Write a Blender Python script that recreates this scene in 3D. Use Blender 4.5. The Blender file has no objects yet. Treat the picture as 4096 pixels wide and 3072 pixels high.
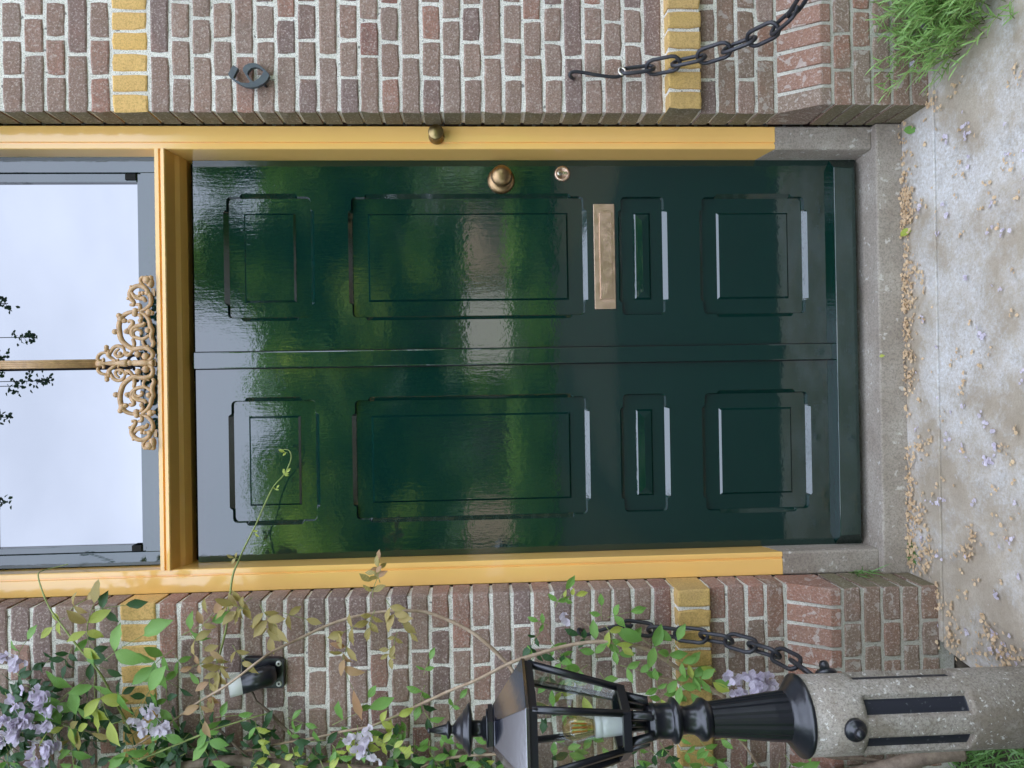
import bpy, bmesh, math, random
from mathutils import Vector, Matrix, Euler
from mathutils.geometry import tessellate_polygon
R = math.radians
scene = bpy.context.scene
col = scene.collection

# ------------------------------------------------------------------ camera
CAM = Vector((-0.0005, -2.3006, 1.413))
PIT, YAW, ROL, FPX = -0.0532, -0.0036, -0.0168, 3000.0
_W = Matrix.Rotation(YAW, 3, 'Z') @ Matrix.Rotation(PIT, 3, 'X')
_B = Matrix(((0, 0, -1), (-1, 0, 0), (0, 1, 0)))           # rows: picture right, picture down, forward
_Q = Matrix.Rotation(ROL, 3, 'Z') @ _B @ _W.transposed()
def at(X, Y, y):
    """world point on the vertical plane y seen at photograph pixel (X, Y)"""
    d = _Q.transposed() @ Vector(((X - 2048) / FPX, (Y - 1536) / FPX, 1))
    return CAM + d * ((y - CAM.y) / d.y)
def gnd(X, Y, z=0.0):
    d = _Q.transposed() @ Vector(((X - 2048) / FPX, (Y - 1536) / FPX, 1))
    return CAM + d * ((z - CAM.z) / d.z)
cam = bpy.data.cameras.new('camera')
cam.sensor_width = 36; cam.lens = FPX / 4096 * 36; cam.clip_start = 0.05; cam.clip_end = 500
camo = bpy.data.objects.new('camera', cam); col.objects.link(camo)
mx = Matrix((_Q[0], -_Q[1], -_Q[2])).transposed().to_4x4(); mx.translation = CAM
camo.matrix_world = mx
scene.camera = camo

# ------------------------------------------------------------------ sky, sun, exposure
SUN_EL, SUN_AZ = R(52), R(-32)      # behind the house, a little to its left
world = bpy.data.worlds.new('World'); scene.world = world; world.use_nodes = True
wn = world.node_tree; wn.nodes.clear()
def WN(t, **k):
    n = wn.nodes.new(t)
    for a, b in k.items(): setattr(n, a, b)
    return n
sky = WN('ShaderNodeTexSky'); sky.sky_type = 'NISHITA'; sky.sun_disc = False
sky.sun_elevation = SUN_EL; sky.sun_rotation = SUN_AZ; sky.dust_density = 1.2; sky.air_density = 1.0; sky.ozone_density = 1.0
tc = WN('ShaderNodeTexCoord'); mp = WN('ShaderNodeMapping'); mp.inputs['Scale'].default_value = (1.4, 1.4, 3.0)
no = WN('ShaderNodeTexNoise'); no.inputs['Scale'].default_value = 1.6; no.inputs['Detail'].default_value = 6; no.inputs['Roughness'].default_value = .55
rp = WN('ShaderNodeValToRGB'); rp.color_ramp.elements[0].position = .30; rp.color_ramp.elements[1].position = .72
rp.color_ramp.elements[0].color = (.62, .62, .62, 1); rp.color_ramp.elements[1].color = (.88, .88, .88, 1)
mix = WN('ShaderNodeMix', data_type='RGBA'); mix.inputs[7].default_value = (13.4, 14.9, 18.6, 1)
bg = WN('ShaderNodeBackground'); bg.inputs['Strength'].default_value = .15
wo = WN('ShaderNodeOutputWorld')
L = wn.links.new
L(tc.outputs['Generated'], mp.inputs[0]); L(mp.outputs[0], no.inputs['Vector']); L(no.outputs['Fac'], rp.inputs[0])
L(rp.outputs[0], mix.inputs[0]); L(sky.outputs[0], mix.inputs[6]); L(mix.outputs[2], bg.inputs[0]); L(bg.outputs[0], wo.inputs[0])
sl = bpy.data.lights.new('sun', 'SUN'); sl.energy = 5.0; sl.angle = R(.55); sl.color = (1, .95, .86)
so = bpy.data.objects.new('sun', sl); col.objects.link(so)
sd = Vector((math.sin(SUN_AZ) * math.cos(SUN_EL), math.cos(SUN_AZ) * math.cos(SUN_EL), math.sin(SUN_EL)))
so.rotation_euler = sd.to_track_quat('Z', 'Y').to_euler()
scene.view_settings.view_transform = 'Standard'; scene.view_settings.look = 'None'
scene.view_settings.exposure = 1.08; scene.view_settings.gamma = 1.0; scene.view_settings.use_curve_mapping = False
scene.cycles.max_bounces = 8; scene.cycles.transparent_max_bounces = 16; scene.cycles.caustics_reflective = False; scene.cycles.caustics_refractive = False

# ------------------------------------------------------------------ materials
class M:
    """small node-tree writer"""
    def __init__(s, name, rough=.6, base=(.5, .5, .5), **inp):
        s.m = bpy.data.materials.new(name); s.m.use_nodes = True; s.t = s.m.node_tree
        s.b = s.t.nodes['Principled BSDF']; s.set('Base Color', (*base, 1)); s.set('Roughness', rough)
        for k, v in inp.items(): s.set(k.replace('_', ' '), v)
        s.co = None
    def set(s, k, v): s.b.inputs[k].default_value = v
    def N(s, t, **k):
        n = s.t.nodes.new(t)
        for a, b in k.items(): setattr(n, a, b)
        return n
    def L(s, a, b): s.t.links.new(a, b)
    def coord(s, kind='Object', rand=True):
        c = s.N('ShaderNodeTexCoord')
        if not rand: s.co = c.outputs[kind]; return s.co
        oi = s.N('ShaderNodeObjectInfo'); a = s.N('ShaderNodeVectorMath', operation='MULTIPLY_ADD')
        s.L(oi.outputs['Random'], a.inputs[0]); a.inputs[1].default_value = (37, 71, 53); s.L(c.outputs[kind], a.inputs[2])
        s.oi = oi; s.co = a.outputs[0]; return s.co
    def noise(s, scale, detail=4, rough=.6, stretch=None, co=None, dist=0):
        n = s.N('ShaderNodeTexNoise'); n.inputs['Scale'].default_value = scale; n.inputs['Detail'].default_value = detail
        n.inputs['Roughness'].default_value = rough; n.inputs['Distortion'].default_value = dist
        co = co or s.co
        if stretch:
            m = s.N('ShaderNodeMapping'); m.inputs['Scale'].default_value = stretch; s.L(co, m.inputs[0]); co = m.outputs[0]
        s.L(co, n.inputs['Vector']); return n.outputs['Fac']
    def ramp(s, f, *st):
        r = s.N('ShaderNodeValToRGB'); e = r.color_ramp.elements
        while len(e) < len(st): e.new(.5)
        for x, (p, c) in zip(e, st):
            x.position = p; x.color = (c, c, c, 1) if not hasattr(c, '__len__') else (*c, 1)
        s.L(f, r.inputs[0]); return r.outputs[0]
    def mix(s, f, a, b, mode='MIX'):
        n = s.N('ShaderNodeMix', data_type='RGBA', blend_type=mode)
        for i, v in ((0, f), (6, a), (7, b)):
            if hasattr(v, 'is_output') or hasattr(v, 'links'): s.L(v, n.inputs[i])
            else: n.inputs[i].default_value = v if i == 0 else (*v, 1)
        return n.outputs[2]
    def color(s, c): s.L(c, s.b.inputs['Base Color']); return s
    def roughness(s, c): s.L(c, s.b.inputs['Roughness']); return s
    def bump(s, h, strength=.4, dist=.002):
        b = s.N('ShaderNodeBump'); b.inputs['Strength'].default_value = strength; b.inputs['Distance'].default_value = dist
        s.L(h, b.inputs['Height'])
        if s.b.inputs['Normal'].links: s.L(s.b.inputs['Normal'].links[0].from_socket, b.inputs['Normal'])
        s.L(b.outputs[0], s.b.inputs['Normal']); return s

def brick_mat(name, c0, c1, c2, speck=(.52, .43, .37), speckf=.62, moss=0.0, lich=0.0, redden=True):
    m = M(name, .9); m.coord()
    rd = tuple(x * y for x, y in zip(c1, (1.12, .80, .74))) if redden else c1
    rn = m.ramp(m.oi.outputs['Random'], (0, c0), (.35, c1), (.55, c2), (.76, tuple(x * .84 for x in c1)), (.95, rd), (1, tuple(min(1, x * 1.15) for x in c2)))
    big = m.noise(9, 3); c = m.mix(m.ramp(big, (.35, 0), (.7, .75)), rn, c2)
    if redden: rb_ = m.noise(5.5, 3, .6); c = m.mix(m.ramp(rb_, (.60, 0), (.72, .32)), c, (.34, .15, .10))
    fine = m.noise(180, 3, .75); c = m.mix(m.ramp(fine, (.36, .6), (.56, 0)), c, tuple(x * .5 for x in c0))
    sp = m.noise(150, 3, .8); c = m.mix(m.ramp(sp, (speckf - .09, 0), (speckf + .02, .7)), c, speck)
    mid = m.noise(28, 5, .7); c = m.mix(m.ramp(mid, (.58, 0), (.72, .42)), c, speck)
    if lich:
        li = m.noise(34, 4, .5, dist=.4); c = m.mix(m.ramp(li, (.60, 0), (.625, lich)), c, (.52, .48, .43))
    if moss:
        mo = m.noise(7, 4, .6); c = m.mix(m.ramp(mo, (.34, moss * .45), (.62, moss)), c, (.14, .125, .05))
    m.color(c); m.bump(m.noise(150, 5, .75), .55, .0022); m.bump(m.noise(30, 3), .5, .003)
    return m.m
MB_BRICK = brick_mat('red-brown clinker brick', (.25, .15, .11), (.33, .215, .16), (.27, .185, .145))
MB_MOSS_SHADE = brick_mat('mossy brick side with painted shade', (.15, .115, .08), (.17, .13, .09), (.16, .13, .085), moss=.55)  # moss tint plus the shade of the door reveals, put into the colour
MB_LOW = brick_mat('weathered plinth brick', (.23, .135, .095), (.27, .165, .12), (.23, .16, .125), moss=.16, lich=.45)
MB_DARK = brick_mat('dark purple brick', (.20, .12, .095), (.24, .15, .12), (.22, .15, .13))
MB_RED = brick_mat('orange red brick', (.29, .13, .085), (.32, .165, .11), (.27, .155, .11), speck=(.42, .33, .28), lich=.45)
MB_YEL = brick_mat('yellow brick', (.74, .44, .13), (.80, .50, .17), (.70, .43, .15), speck=(.40, .26, .11), speckf=.74, redden=False)
MB_YELD = brick_mat('stained yellow brick', (.56, .35, .10), (.62, .40, .13), (.48, .31, .12), speck=(.30, .19, .09), speckf=.68, redden=False)
def mortar_mat():
    m = M('lime mortar', .95); m.coord('Object', False)
    g = m.noise(260, 4, .85); c = m.mix(m.ramp(g, (.38, 0), (.52, 1)), (.36, .33, .27), (.88, .83, .74))
    d = m.noise(3.2, 5, .7); c = m.mix(m.ramp(d, (.45, 0), (.7, .38)), c, (.33, .31, .27))
    p = m.noise(60, 2); c = m.mix(m.ramp(p, (.66, 0), (.70, .8)), c, (.12, .11, .10))
    sx = m.N('ShaderNodeSeparateXYZ'); m.L(m.co, sx.inputs[0])      # darker olive tone towards the lowest courses
    lo = m.ramp(sx.outputs['Z'], (.33, .62), (.62, 0)); c = m.mix(lo, c, (.27, .25, .19))
    m.color(c); m.bump(m.noise(240, 4, .8), .8, .003); m.bump(m.noise(45, 3), .6, .005)
    return m.m
M_MORTAR = mortar_mat()
def paint(name, c, rough=.09, coat=0.6, ior=1.5, b1=.12, b2=.22, stretch=(26, 26, 3.0), var=.12):
    m = M(name, rough, c, IOR=ior, Coat_Weight=coat, Coat_Roughness=rough * .6, Coat_IOR=1.6); m.coord('Object', False)
    v = m.noise(5, 4); m.color(m.mix(m.ramp(v, (.3, 0), (.8, var)), c, tuple(x * .72 for x in c)))
    m.bump(m.noise(4.5, 4, .6, stretch), b1, .0010)          # brush strokes
    m.bump(m.noise(52, 3, .6), b2, .0007)                    # orange peel
    cb = m.N('ShaderNodeBump'); 
    for l in m.b.inputs['Normal'].links: m.L(l.from_socket, m.b.inputs['Coat Normal'])
    return m.m
M_GREEN = paint('dark green gloss paint', (.003, .024, .019), .02, .0, 1.78, .15, .22, var=.3)
M_GREENH = paint('dark green gloss paint on boards', (.003, .024, .019), .02, .0, 1.78, .15, .22, stretch=(3, 26, 26), var=.3)
M_YELLOW = paint('yellow ochre gloss paint', (.96, .57, .175), .13, .5, 1.45, .10, .14, var=.10)
M_YELLOWH = paint('yellow ochre gloss paint on rail', (.96, .57, .175), .13, .5, 1.45, .10, .14, stretch=(3, 26, 26), var=.10)
M_BLACKP = paint('black paint on iron', (.010, .011, .015), .30, .15, 1.55, .3, .6, stretch=(12, 12, 12), var=.2)
M_ROOFP = paint('glossy black lantern roof paint', (.008, .009, .016), .12, .4, 2.7, .06, .1, stretch=(12, 12, 12), var=.2)
def glass_pane():
    m = M('mirror-bright window glass', .0, (.010, .012, .016), IOR=2.72); m.coord('Object', False)
    m.bump(m.noise(1.3, 2), .10, .004); return m.m
M_PANE = glass_pane()
def clear(name, tint, gl=.12, rough=0.0):
    m = bpy.data.materials.new(name); m.use_nodes = True; t = m.node_tree; t.nodes.clear()
    a = t.nodes.new('ShaderNodeBsdfTransparent'); a.inputs[0].default_value = (*tint, 1)
    g = t.nodes.new('ShaderNodeBsdfGlossy'); g.inputs['Roughness'].default_value = rough
    lw = t.nodes.new('ShaderNodeLayerWeight'); lw.inputs[0].default_value = .35
    mm = t.nodes.new('ShaderNodeMath'); mm.operation = 'MULTIPLY_ADD'; mm.inputs[1].default_value = .6; mm.inputs[2].default_value = gl
    x = t.nodes.new('ShaderNodeMixShader'); o = t.nodes.new('ShaderNodeOutputMaterial')
    t.links.new(lw.outputs['Facing'], mm.inputs[0]); t.links.new(mm.outputs[0], x.inputs[0])
    t.links.new(a.outputs[0], x.inputs[1]); t.links.new(g.outputs[0], x.inputs[2]); t.links.new(x.outputs[0], o.inputs[0]); return m
M_GLASS = clear('clear lantern glass', (.93, .96, .93), .045)
M_AMBER = clear('amber bulb glass', (.97, .86, .60), .07)
def metal(name, c, rough, dirt=(.2, .14, .08), amt=.5, metallic=1.0):
    m = M(name, rough, c, Metallic=metallic); m.coord('Object')
    n = m.noise(45, 5, .7); m.color(m.mix(m.ramp(n, (.4, 0), (.7, amt)), c, dirt))
    m.roughness(m.ramp(m.noise(30, 4), (.3, rough * .8), (.7, min(1, rough * 1.6)))); m.bump(m.noise(120, 3), .12, .001); return m.m
M_BRASS = metal('aged brass', (.36, .235, .12), .30, (.20, .145, .08), .6)
M_BRASSD = metal('dull olive brass', (.30, .22, .10), .34, (.18, .13, .06), .5)
M_PLATE = metal('brushed bronze plate', (.68, .48, .36), .38, (.60, .41, .30), .25)
M_STEEL = metal('nickel lock cylinder', (.62, .57, .50), .25, (.4, .35, .28), .3)
M_IRON = metal('black iron chain', (.030, .031, .038), .38, (.07, .055, .045), .4, .35)
M_GILT = M('ochre painted cast iron', .42, (.52, .31, .145), Coat_Weight=.2); M_GILT.coord('Object', False)
M_GILT.color(M_GILT.mix(M_GILT.ramp(M_GILT.noise(60, 4), (.35, 0), (.7, .7)), (.58, .35, .165), (.34, .19, .085))); M_GILT.bump(M_GILT.noise(90, 4), .4, .001); M_GILT = M_GILT.m
M_NUM = metal('slate grey painted number', (.065, .078, .088), .5, (.11, .12, .12), .6, .1)
def stone(name, c0, c1, c2, wh=.65, fine=.7, patch=None, ws=36):
    m = M(name, .92); m.coord('Object', False)
    c = m.mix(m.ramp(m.noise(5, 6, .65), (.38, 0), (.64, 1)), c0, c1)
    c = m.mix(m.ramp(m.noise(170, 3, .8), (.35, fine), (.56, 0)), c, tuple(x * .55 for x in c0))
    c = m.mix(m.ramp(m.noise(ws, 5, .6), (wh - .03, 0), (wh + .02, .8)), c, c2)
    if patch:
        pm = m.ramp(m.noise(2.3, 8, .72), (.46, 0), (.60, 1)); gm = m.ramp(m.noise(90, 5, .85), (.32, 0), (.62, 1))
        mu = m.N('ShaderNodeMath', operation='MULTIPLY'); m.L(pm, mu.inputs[0]); m.L(gm, mu.inputs[1])
        mv = m.N('ShaderNodeMath', operation='MULTIPLY'); m.L(mu.outputs[0], mv.inputs[0]); mv.inputs[1].default_value = patch
        c = m.mix(mv.outputs[0], c, (.68, .69, .70)); st_ = m.ramp(m.noise(9, 5, .7), (.55, 0), (.7, .4)); c = m.mix(st_, c, (.23, .19, .14))
        c = m.mix(m.ramp(m.noise(1.7, 5, .7, co=None), (.30, .55), (.44, 0)), c, (.21, .175, .135))
    m.color(c); m.bump(m.noise(220, 5, .8), .6, .002); m.bump(m.noise(22, 4), .4, .004); return m.m
M_STONE = stone('weathered grey stone', (.30, .25, .20), (.42, .37, .31), (.58, .54, .48))
M_POST = stone('lichened concrete post', (.215, .175, .13), (.42, .38, .325), (.62, .59, .53), .635, .7, ws=75)
M_PAVE = stone('sandy concrete paving', (.34, .28, .205), (.45, .385, .30), (.56, .52, .46), .70, .30, .8)
M_SOIL = stone('dark garden soil', (.05, .038, .026), (.09, .07, .045), (.16, .13, .09), .64)
M_SLOT = M('black painted groove', .55, (.012, .013, .018)); M_SLOT.coord('Object', False)
M_SLOT.color(M_SLOT.mix(M_SLOT.ramp(M_SLOT.noise(70, 4), (.62, 0), (.68, .35)), (.012, .013, .02), (.22, .22, .22))); M_SLOT = M_SLOT.m
def leafm(name, c0, c1, tr=.35, rough=.42):
    m = M(name, rough, c0); m.coord('Object')
    c = m.mix(m.oi.outputs['Random'], c0, c1)
    c = m.mix(m.ramp(m.noise(60, 3), (.4, 0), (.7, .5)), c, tuple(x * .7 for x in c0))
    w = m.N('ShaderNodeTexWave'); w.wave_type = 'BANDS'; w.bands_direction = 'DIAGONAL'; w.inputs['Scale'].default_value = 60
    tcn = m.N('ShaderNodeTexCoord'); m.L(tcn.outputs['Object'], w.inputs['Vector'])
    c = m.mix(m.ramp(w.outputs['Fac'], (0, .22), (.25, 0)), c, tuple(min(1, x * 1.6) for x in c1))
    m.color(c); m.bump(w.outputs['Fac'], .3, .001)
    t = m.N('ShaderNodeBsdfTranslucent'); m.L(c, t.inputs[0]); x = m.N('ShaderNodeMixShader'); x.inputs[0].default_value = tr
    o = m.t.nodes['Material Output']; m.L(m.b.outputs[0], x.inputs[1]); m.L(t.outputs[0], x.inputs[2]); m.L(x.outputs[0], o.inputs[0])
    return m.m
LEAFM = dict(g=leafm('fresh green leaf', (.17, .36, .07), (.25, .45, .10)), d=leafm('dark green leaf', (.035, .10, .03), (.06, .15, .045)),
             o=leafm('bronze olive leaf', (.38, .31, .09), (.46, .35, .13)), y=leafm('yellow green leaf', (.42, .50, .08), (.50, .54, .11)),
             b=leafm('coppery pink leaf', (.48, .27, .14), (.44, .30, .13)))
M_GRASS = leafm('tuft leaf', (.13, .27, .07), (.17, .33, .09)); M_LAV = leafm('grassy tuft leaf', (.20, .38, .10), (.28, .46, .13), .4)
M_PETAL = leafm('lavender petal', (.64, .56, .68), (.80, .74, .78), .4, .6)
M_DRY = leafm('dried petal', (.76, .54, .31), (.64, .48, .32), .3, .8)
def bark(name, c0, c1):
    m = M(name, .8); m.coord('Object', False)
    m.color(m.mix(m.ramp(m.noise(40, 5, .7), (.35, 0), (.65, 1)), c0, c1)); m.bump(m.noise(60, 5, .7), .5, .002); return m.m
M_TAN = bark('tan vine bark', (.30, .20, .125), (.46, .35, .25)); M_SHOOT = bark('green shoot', (.20, .25, .07), (.30, .34, .12)); M_TRUNK = bark('grey brown bark', (.12, .085, .06), (.24, .18, .13))
M_PORC = M('white porcelain', .2, (.80, .80, .80), Coat_Weight=.4).m
M_PVC = M('off white plastic', .45, (.60, .60, .55)).m
M_FIL = M('orange filament', .4, (.95, .36, .03)).m
M_GAP = M('dark joint', .9, (.008, .008, .008)).m

# ------------------------------------------------------------------ mesh helpers
class MB:
    def __init__(s): s.v = []; s.f = []; s.mi = []; s.sm = []
    def add(s, vs, fs, mi=0, smooth=False):
        o = len(s.v); s.v += [tuple(v) for v in vs]; s.f += [tuple(i + o for i in f) for f in fs]; s.mi += [mi] * len(fs); s.sm += [smooth] * len(fs)
    def box(s, a, b, mi=0):
        (x0, y0, z0), (x1, y1, z1) = a, b
        x0, x1 = min(x0, x1), max(x0, x1); y0, y1 = min(y0, y1), max(y0, y1); z0, z1 = min(z0, z1), max(z0, z1)
        s.add([(x0, y0, z0), (x1, y0, z0), (x1, y1, z0), (x0, y1, z0), (x0, y0, z1), (x1, y0, z1), (x1, y1, z1), (x0, y1, z1)],
              [(0, 3, 2, 1), (4, 5, 6, 7), (0, 1, 5, 4), (1, 2, 6, 5), (2, 3, 7, 6), (3, 0, 4, 7)], mi)
    def loft(s, rings, closed=True, caps=True, mi=0, smooth=False):
        n = len(rings[0]); vs = [v for r in rings for v in r]; fs = []
        for i in range(len(rings) - 1):
            for j in range(n if closed else n - 1):
                k = (j + 1) % n; fs.append((i * n + j, i * n + k, (i + 1) * n + k, (i + 1) * n + j))
        if caps and closed: fs += [tuple(range(n - 1, -1, -1)), tuple((len(rings) - 1) * n + j for j in range(n))]
        s.add(vs, fs, mi, smooth)
    def lathe(s, prof, c, n=24, axis='Z', mi=0, smooth=True):
        """prof: (distance along axis, radius)"""
        rings = []
        for h, r in prof:
            ring = []
            for j in range(n):
                a = 2 * math.pi * j / n; u, w = r * math.cos(a), r * math.sin(a)
                p = (u, w, h) if axis == 'Z' else (u, -h, w)
                ring.append((c[0] + p[0], c[1] + p[1], c[2] + p[2]))
            rings.append(ring)
        s.loft(rings, mi=mi, smooth=smooth)
    def tube(s, pts, rad, n=6, flat=1.0, mi=0, closed=False, nrm=None):
        pts = [Vector(p) for p in pts]; rads = rad if hasattr(rad, '__len__') else [rad] * len(pts)
        up = Vector(nrm) if nrm else Vector((0, 1, 0)); rings = []
        for i, p in enumerate(pts):
            if closed: t = pts[(i + 1) % len(pts)] - pts[i - 1]
            else: t = pts[min(i + 1, len(pts) - 1)] - pts[max(i - 1, 0)]
            t = t.normalized() if t.length > 1e-9 else Vector((1, 0, 0))
            a = up - t * up.dot(t)
            if a.length < 1e-3: a = Vector((1, 0, 0)) - t * t.x
            a.normalize(); b = t.cross(a); r = rads[i]
            rings.append([p + a * (r * flat * math.cos(q)) + b * (r * math.sin(q)) for q in [2 * math.pi * j / n for j in range(n)]])
        if closed: rings.append(rings[0])
        s.loft(rings, caps=not closed, mi=mi, smooth=True)
    def prism(s, loops, y0, y1, mi=0):
        """loops in (x, z): outer then holes; front at y0, back at y1"""
        tri = tessellate_polygon([[Vector((p[0], p[1], 0)) for p in l] for l in loops]); flat = [p for l in loops for p in l]
        n = len(flat); vs = [(x, y0, z) for x, z in flat] + [(x, y1, z) for x, z in flat]
        fs = []
        for t in tri:
            a, b, c = [Vector((*flat[i], 0)) for i in t]
            if (b - a).cross(c - a).z < 0: t = t[::-1]
            fs += [tuple(t), tuple(i + n for i in t[::-1])]
        o = 0
        for l in loops:
            for j in range(len(l)): k = (j + 1) % len(l); fs.append((o + j, o + k, n + o + k, n + o + j))
            o += len(l)
        s.add(vs, fs, mi)
    def build(s, name, mats, parent=None, bevel=0, label=None, fix=True, mesh_only=False):
        me = bpy.data.meshes.new(name); me.from_pydata(s.v, [], s.f)
        for m in (mats if isinstance(mats, (list, tuple)) else [mats]): me.materials.append(m)
        me.polygons.foreach_set('material_index', s.mi); me.polygons.foreach_set('use_smooth', s.sm)
        if fix:
            b = bmesh.new(); b.from_mesh(me); bmesh.ops.remove_doubles(b, verts=b.verts, dist=1e-6); bmesh.ops.recalc_face_normals(b, faces=b.faces)
            if bevel:
                bmesh.ops.bevel(b, geom=[e for e in b.edges if e.is_manifold and e.calc_face_angle() > .5], offset=bevel, segments=2, affect='EDGES', profile=.6, clamp_overlap=True)
            b.to_mesh(me); b.free()
        me.update()
        if mesh_only: return me
        return link(me, name, parent, label)
def link(me, name, parent=None, label=None, loc=None, rot=None):
    o = bpy.data.objects.new(name, me); col.objects.link(o)
    if parent: o.parent = parent
    if loc is not None: o.location = loc
    if rot is not None: o.rotation_euler = rot
    if label: o['label'] = label
    return o
def tag(o, label=None, cat=None, group=None, kind=None):
    for k, v in (('label', label), ('category', cat), ('group', group), ('kind', kind)):
        if v: o[k] = v
    return o
def empty(name, loc=(0, 0, 0), label=None, cat=None, group=None, rot=None):
    o = bpy.data.objects.new(name, None); col.objects.link(o); o.location = loc; o.empty_display_size = .1
    if rot: o.rotation_euler = rot
    return tag(o, label, cat, group)
def spline(pts, n=6, closed=False):
    pts = [Vector(p) for p in pts]; out = []; m = len(pts)
    for i in range(m if closed else m - 1):
        if closed: p0, p1, p2, p3 = pts[i - 1], pts[i], pts[(i + 1) % m], pts[(i + 2) % m]
        else: p0, p1, p2, p3 = pts[max(i - 1, 0)], pts[i], pts[i + 1], pts[min(i + 2, m - 1)]
        for k in range(n):
            t = k / n; out.append(.5 * ((2 * p1) + (p2 - p0) * t + (2 * p0 - 5 * p1 + 4 * p2 - p3) * t * t + (3 * p1 - p0 - 3 * p2 + p3) * t ** 3))
    if not closed: out.append(pts[-1])
    return out
rnd = random.Random(6)

# key planes
XR, XL = .842, -.630           # brick corners right and left of the doorway
YF, YD, YW = .103, .200, .170  # frame front, door face, window frame face
FXR, FXL = .8378, -.6308       # outer edges of the frame
IXR, IXL = .7636, -.5558       # inner edges of the frame front
DXR, DXL = .757, -.557         # where frame meets door
ZT = -.0642 + .15              # top of the threshold
DC = .1005                     # door centre

# ------------------------------------------------------------------ ground
def slab(name, loop, z0, z1, mat, bev=.004):
    b = MB(); n = len(loop); b.loft([[(x, y, z0) for x, y in loop], [(x, y, z1) for x, y in loop]]); return b.build(name, mat, bevel=bev)
b = MB(); b.add([(-60, -60, -.06), (60, -60, -.06), (60, 12, -.06), (-60, 12, -.06)], [(0, 1, 2, 3)])
tag(b.build('ground', M_SOIL), 'dark soil under the planting beside the path', kind='structure')
p1 = slab('pavement', [(-.80, -.0925), (.98, -.096), (.985, .074), (-.78, .074)], -.05, 0, M_PAVE); tag(p1, 'narrow concrete strip in front of the stone threshold', kind='structure')
p2 = slab('pavement', [(-.832, -.235), (-.815, -.0955), (.98, -.099), (1.35, -.43), (1.35, -.66), (-.96, -.66), (-.94, -.60), (-.86, -.36)], -.055, -.001, M_PAVE, .006)
tag(p2, 'pale sandy concrete path with whitish bloom', kind='structure')

# ------------------------------------------------------------------ brick walls
_bc = {}
def brick_mesh(w, h, d, var, mat, side=None):
    """brick with a worn, slightly wavy front outline; origin at the middle of its front"""
    key = (round(w, 4), round(h, 4), round(d, 4), var, mat.name, side)
    if key in _bc: return _bc[key]
    r = random.Random(int(w * 1e4) * 31 + int(h * 1e4) * 7 + var); j = lambda a: r.uniform(-a, a)
    w += .0016; h += .0016
    nx = max(2, round(w / .034)); nz = max(1, round(h / .034)); P = []      # outline (x, z, corner?)
    for k in range(nx): P.append((-w / 2 + w * k / nx, -h / 2, k == 0))
    for k in range(nz): P.append((w / 2, -h / 2 + h * k / nz, k == 0))
    for k in range(nx): P.append((w / 2 - w * k / nx, h / 2, k == 0))
    for k in range(nz): P.append((-w / 2, h / 2 - h * k / nz, k == 0))
    out, inn, back = [], [], []
    for x, z, c in P:
        jx, jz = j(.0013), j(.0013)
        if c: jx -= math.copysign(r.choice((.0005, .001, .0035)), x); jz -= math.copysign(r.choice((.0005, .001, .003)), z)
        out.append((x + jx, .0022 + j(.0005), z + jz)); back.append((x, d, z))
        b_ = .0040 + r.random() * .0018
        inn.append((x + jx - (math.copysign(b_, x) if abs(abs(x) - w / 2) < 1e-6 else 0), j(.0007), z + jz - (math.copysign(b_, z) if abs(abs(z) - h / 2) < 1e-6 else 0)))
    n = len(P); b = MB(); vs = inn + out + back; fs = [tuple(range(n))]; mi = [0]
    for k in range(n):
        l = (k + 1) % n; fs.append((n + k, n + l, l, k)); mi.append(0); fs.append((2 * n + k, 2 * n + l, n + l, n + k))
        xm = (P[k][0] + P[l][0]) / 2
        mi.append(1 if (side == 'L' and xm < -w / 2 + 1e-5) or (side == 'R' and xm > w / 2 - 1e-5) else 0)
    b.v = vs; b.f = fs; b.mi = mi; b.sm = [False] * len(fs)
    me = b.build('brick', [mat, MB_MOSS_SHADE], mesh_only=True); _bc[key] = me; return me
J = .0115
rows = []          # (z0, z1, y, pattern)
for i in range(9): rows.append((2.4774 + .0637 * i, 2.4774 + .0637 * (i + 1), 0, ['A', 'B2', 'A', 'B1'][i % 4]))
rows.append((2.3649, 2.4774, 0, 'Y'))
for i in range(25): rows.append((2.3649 - .0625 * (i + 1), 2.3649 - .0625 * i, 0, ['B2', 'A', 'B1', 'A'][i % 4]))
z = .8024; rows.append((z - .1114, z, -.042, 'Y')); z -= .1114
for k, p in ((.058, 'A'), (.0625, 'B2'), (.0625, 'A'), (.0625, 'B1')): rows.append((z - k, z, 0, p)); z -= k
Z_RED1 = z; Z_RED0 = .299
for k, p in ((.062, 'A'), (.061, 'B1'), (.061, 'A'), (.058, 'B2'), (.060, 'A')): pass
z = Z_RED0
for k, p in ((.0626, 'A'), (.0612, 'B1'), (.0621, 'A'), (.0583, 'B2'), (.062, 'A')): rows.append((z - k, z, -.075, p)); z -= k
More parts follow.
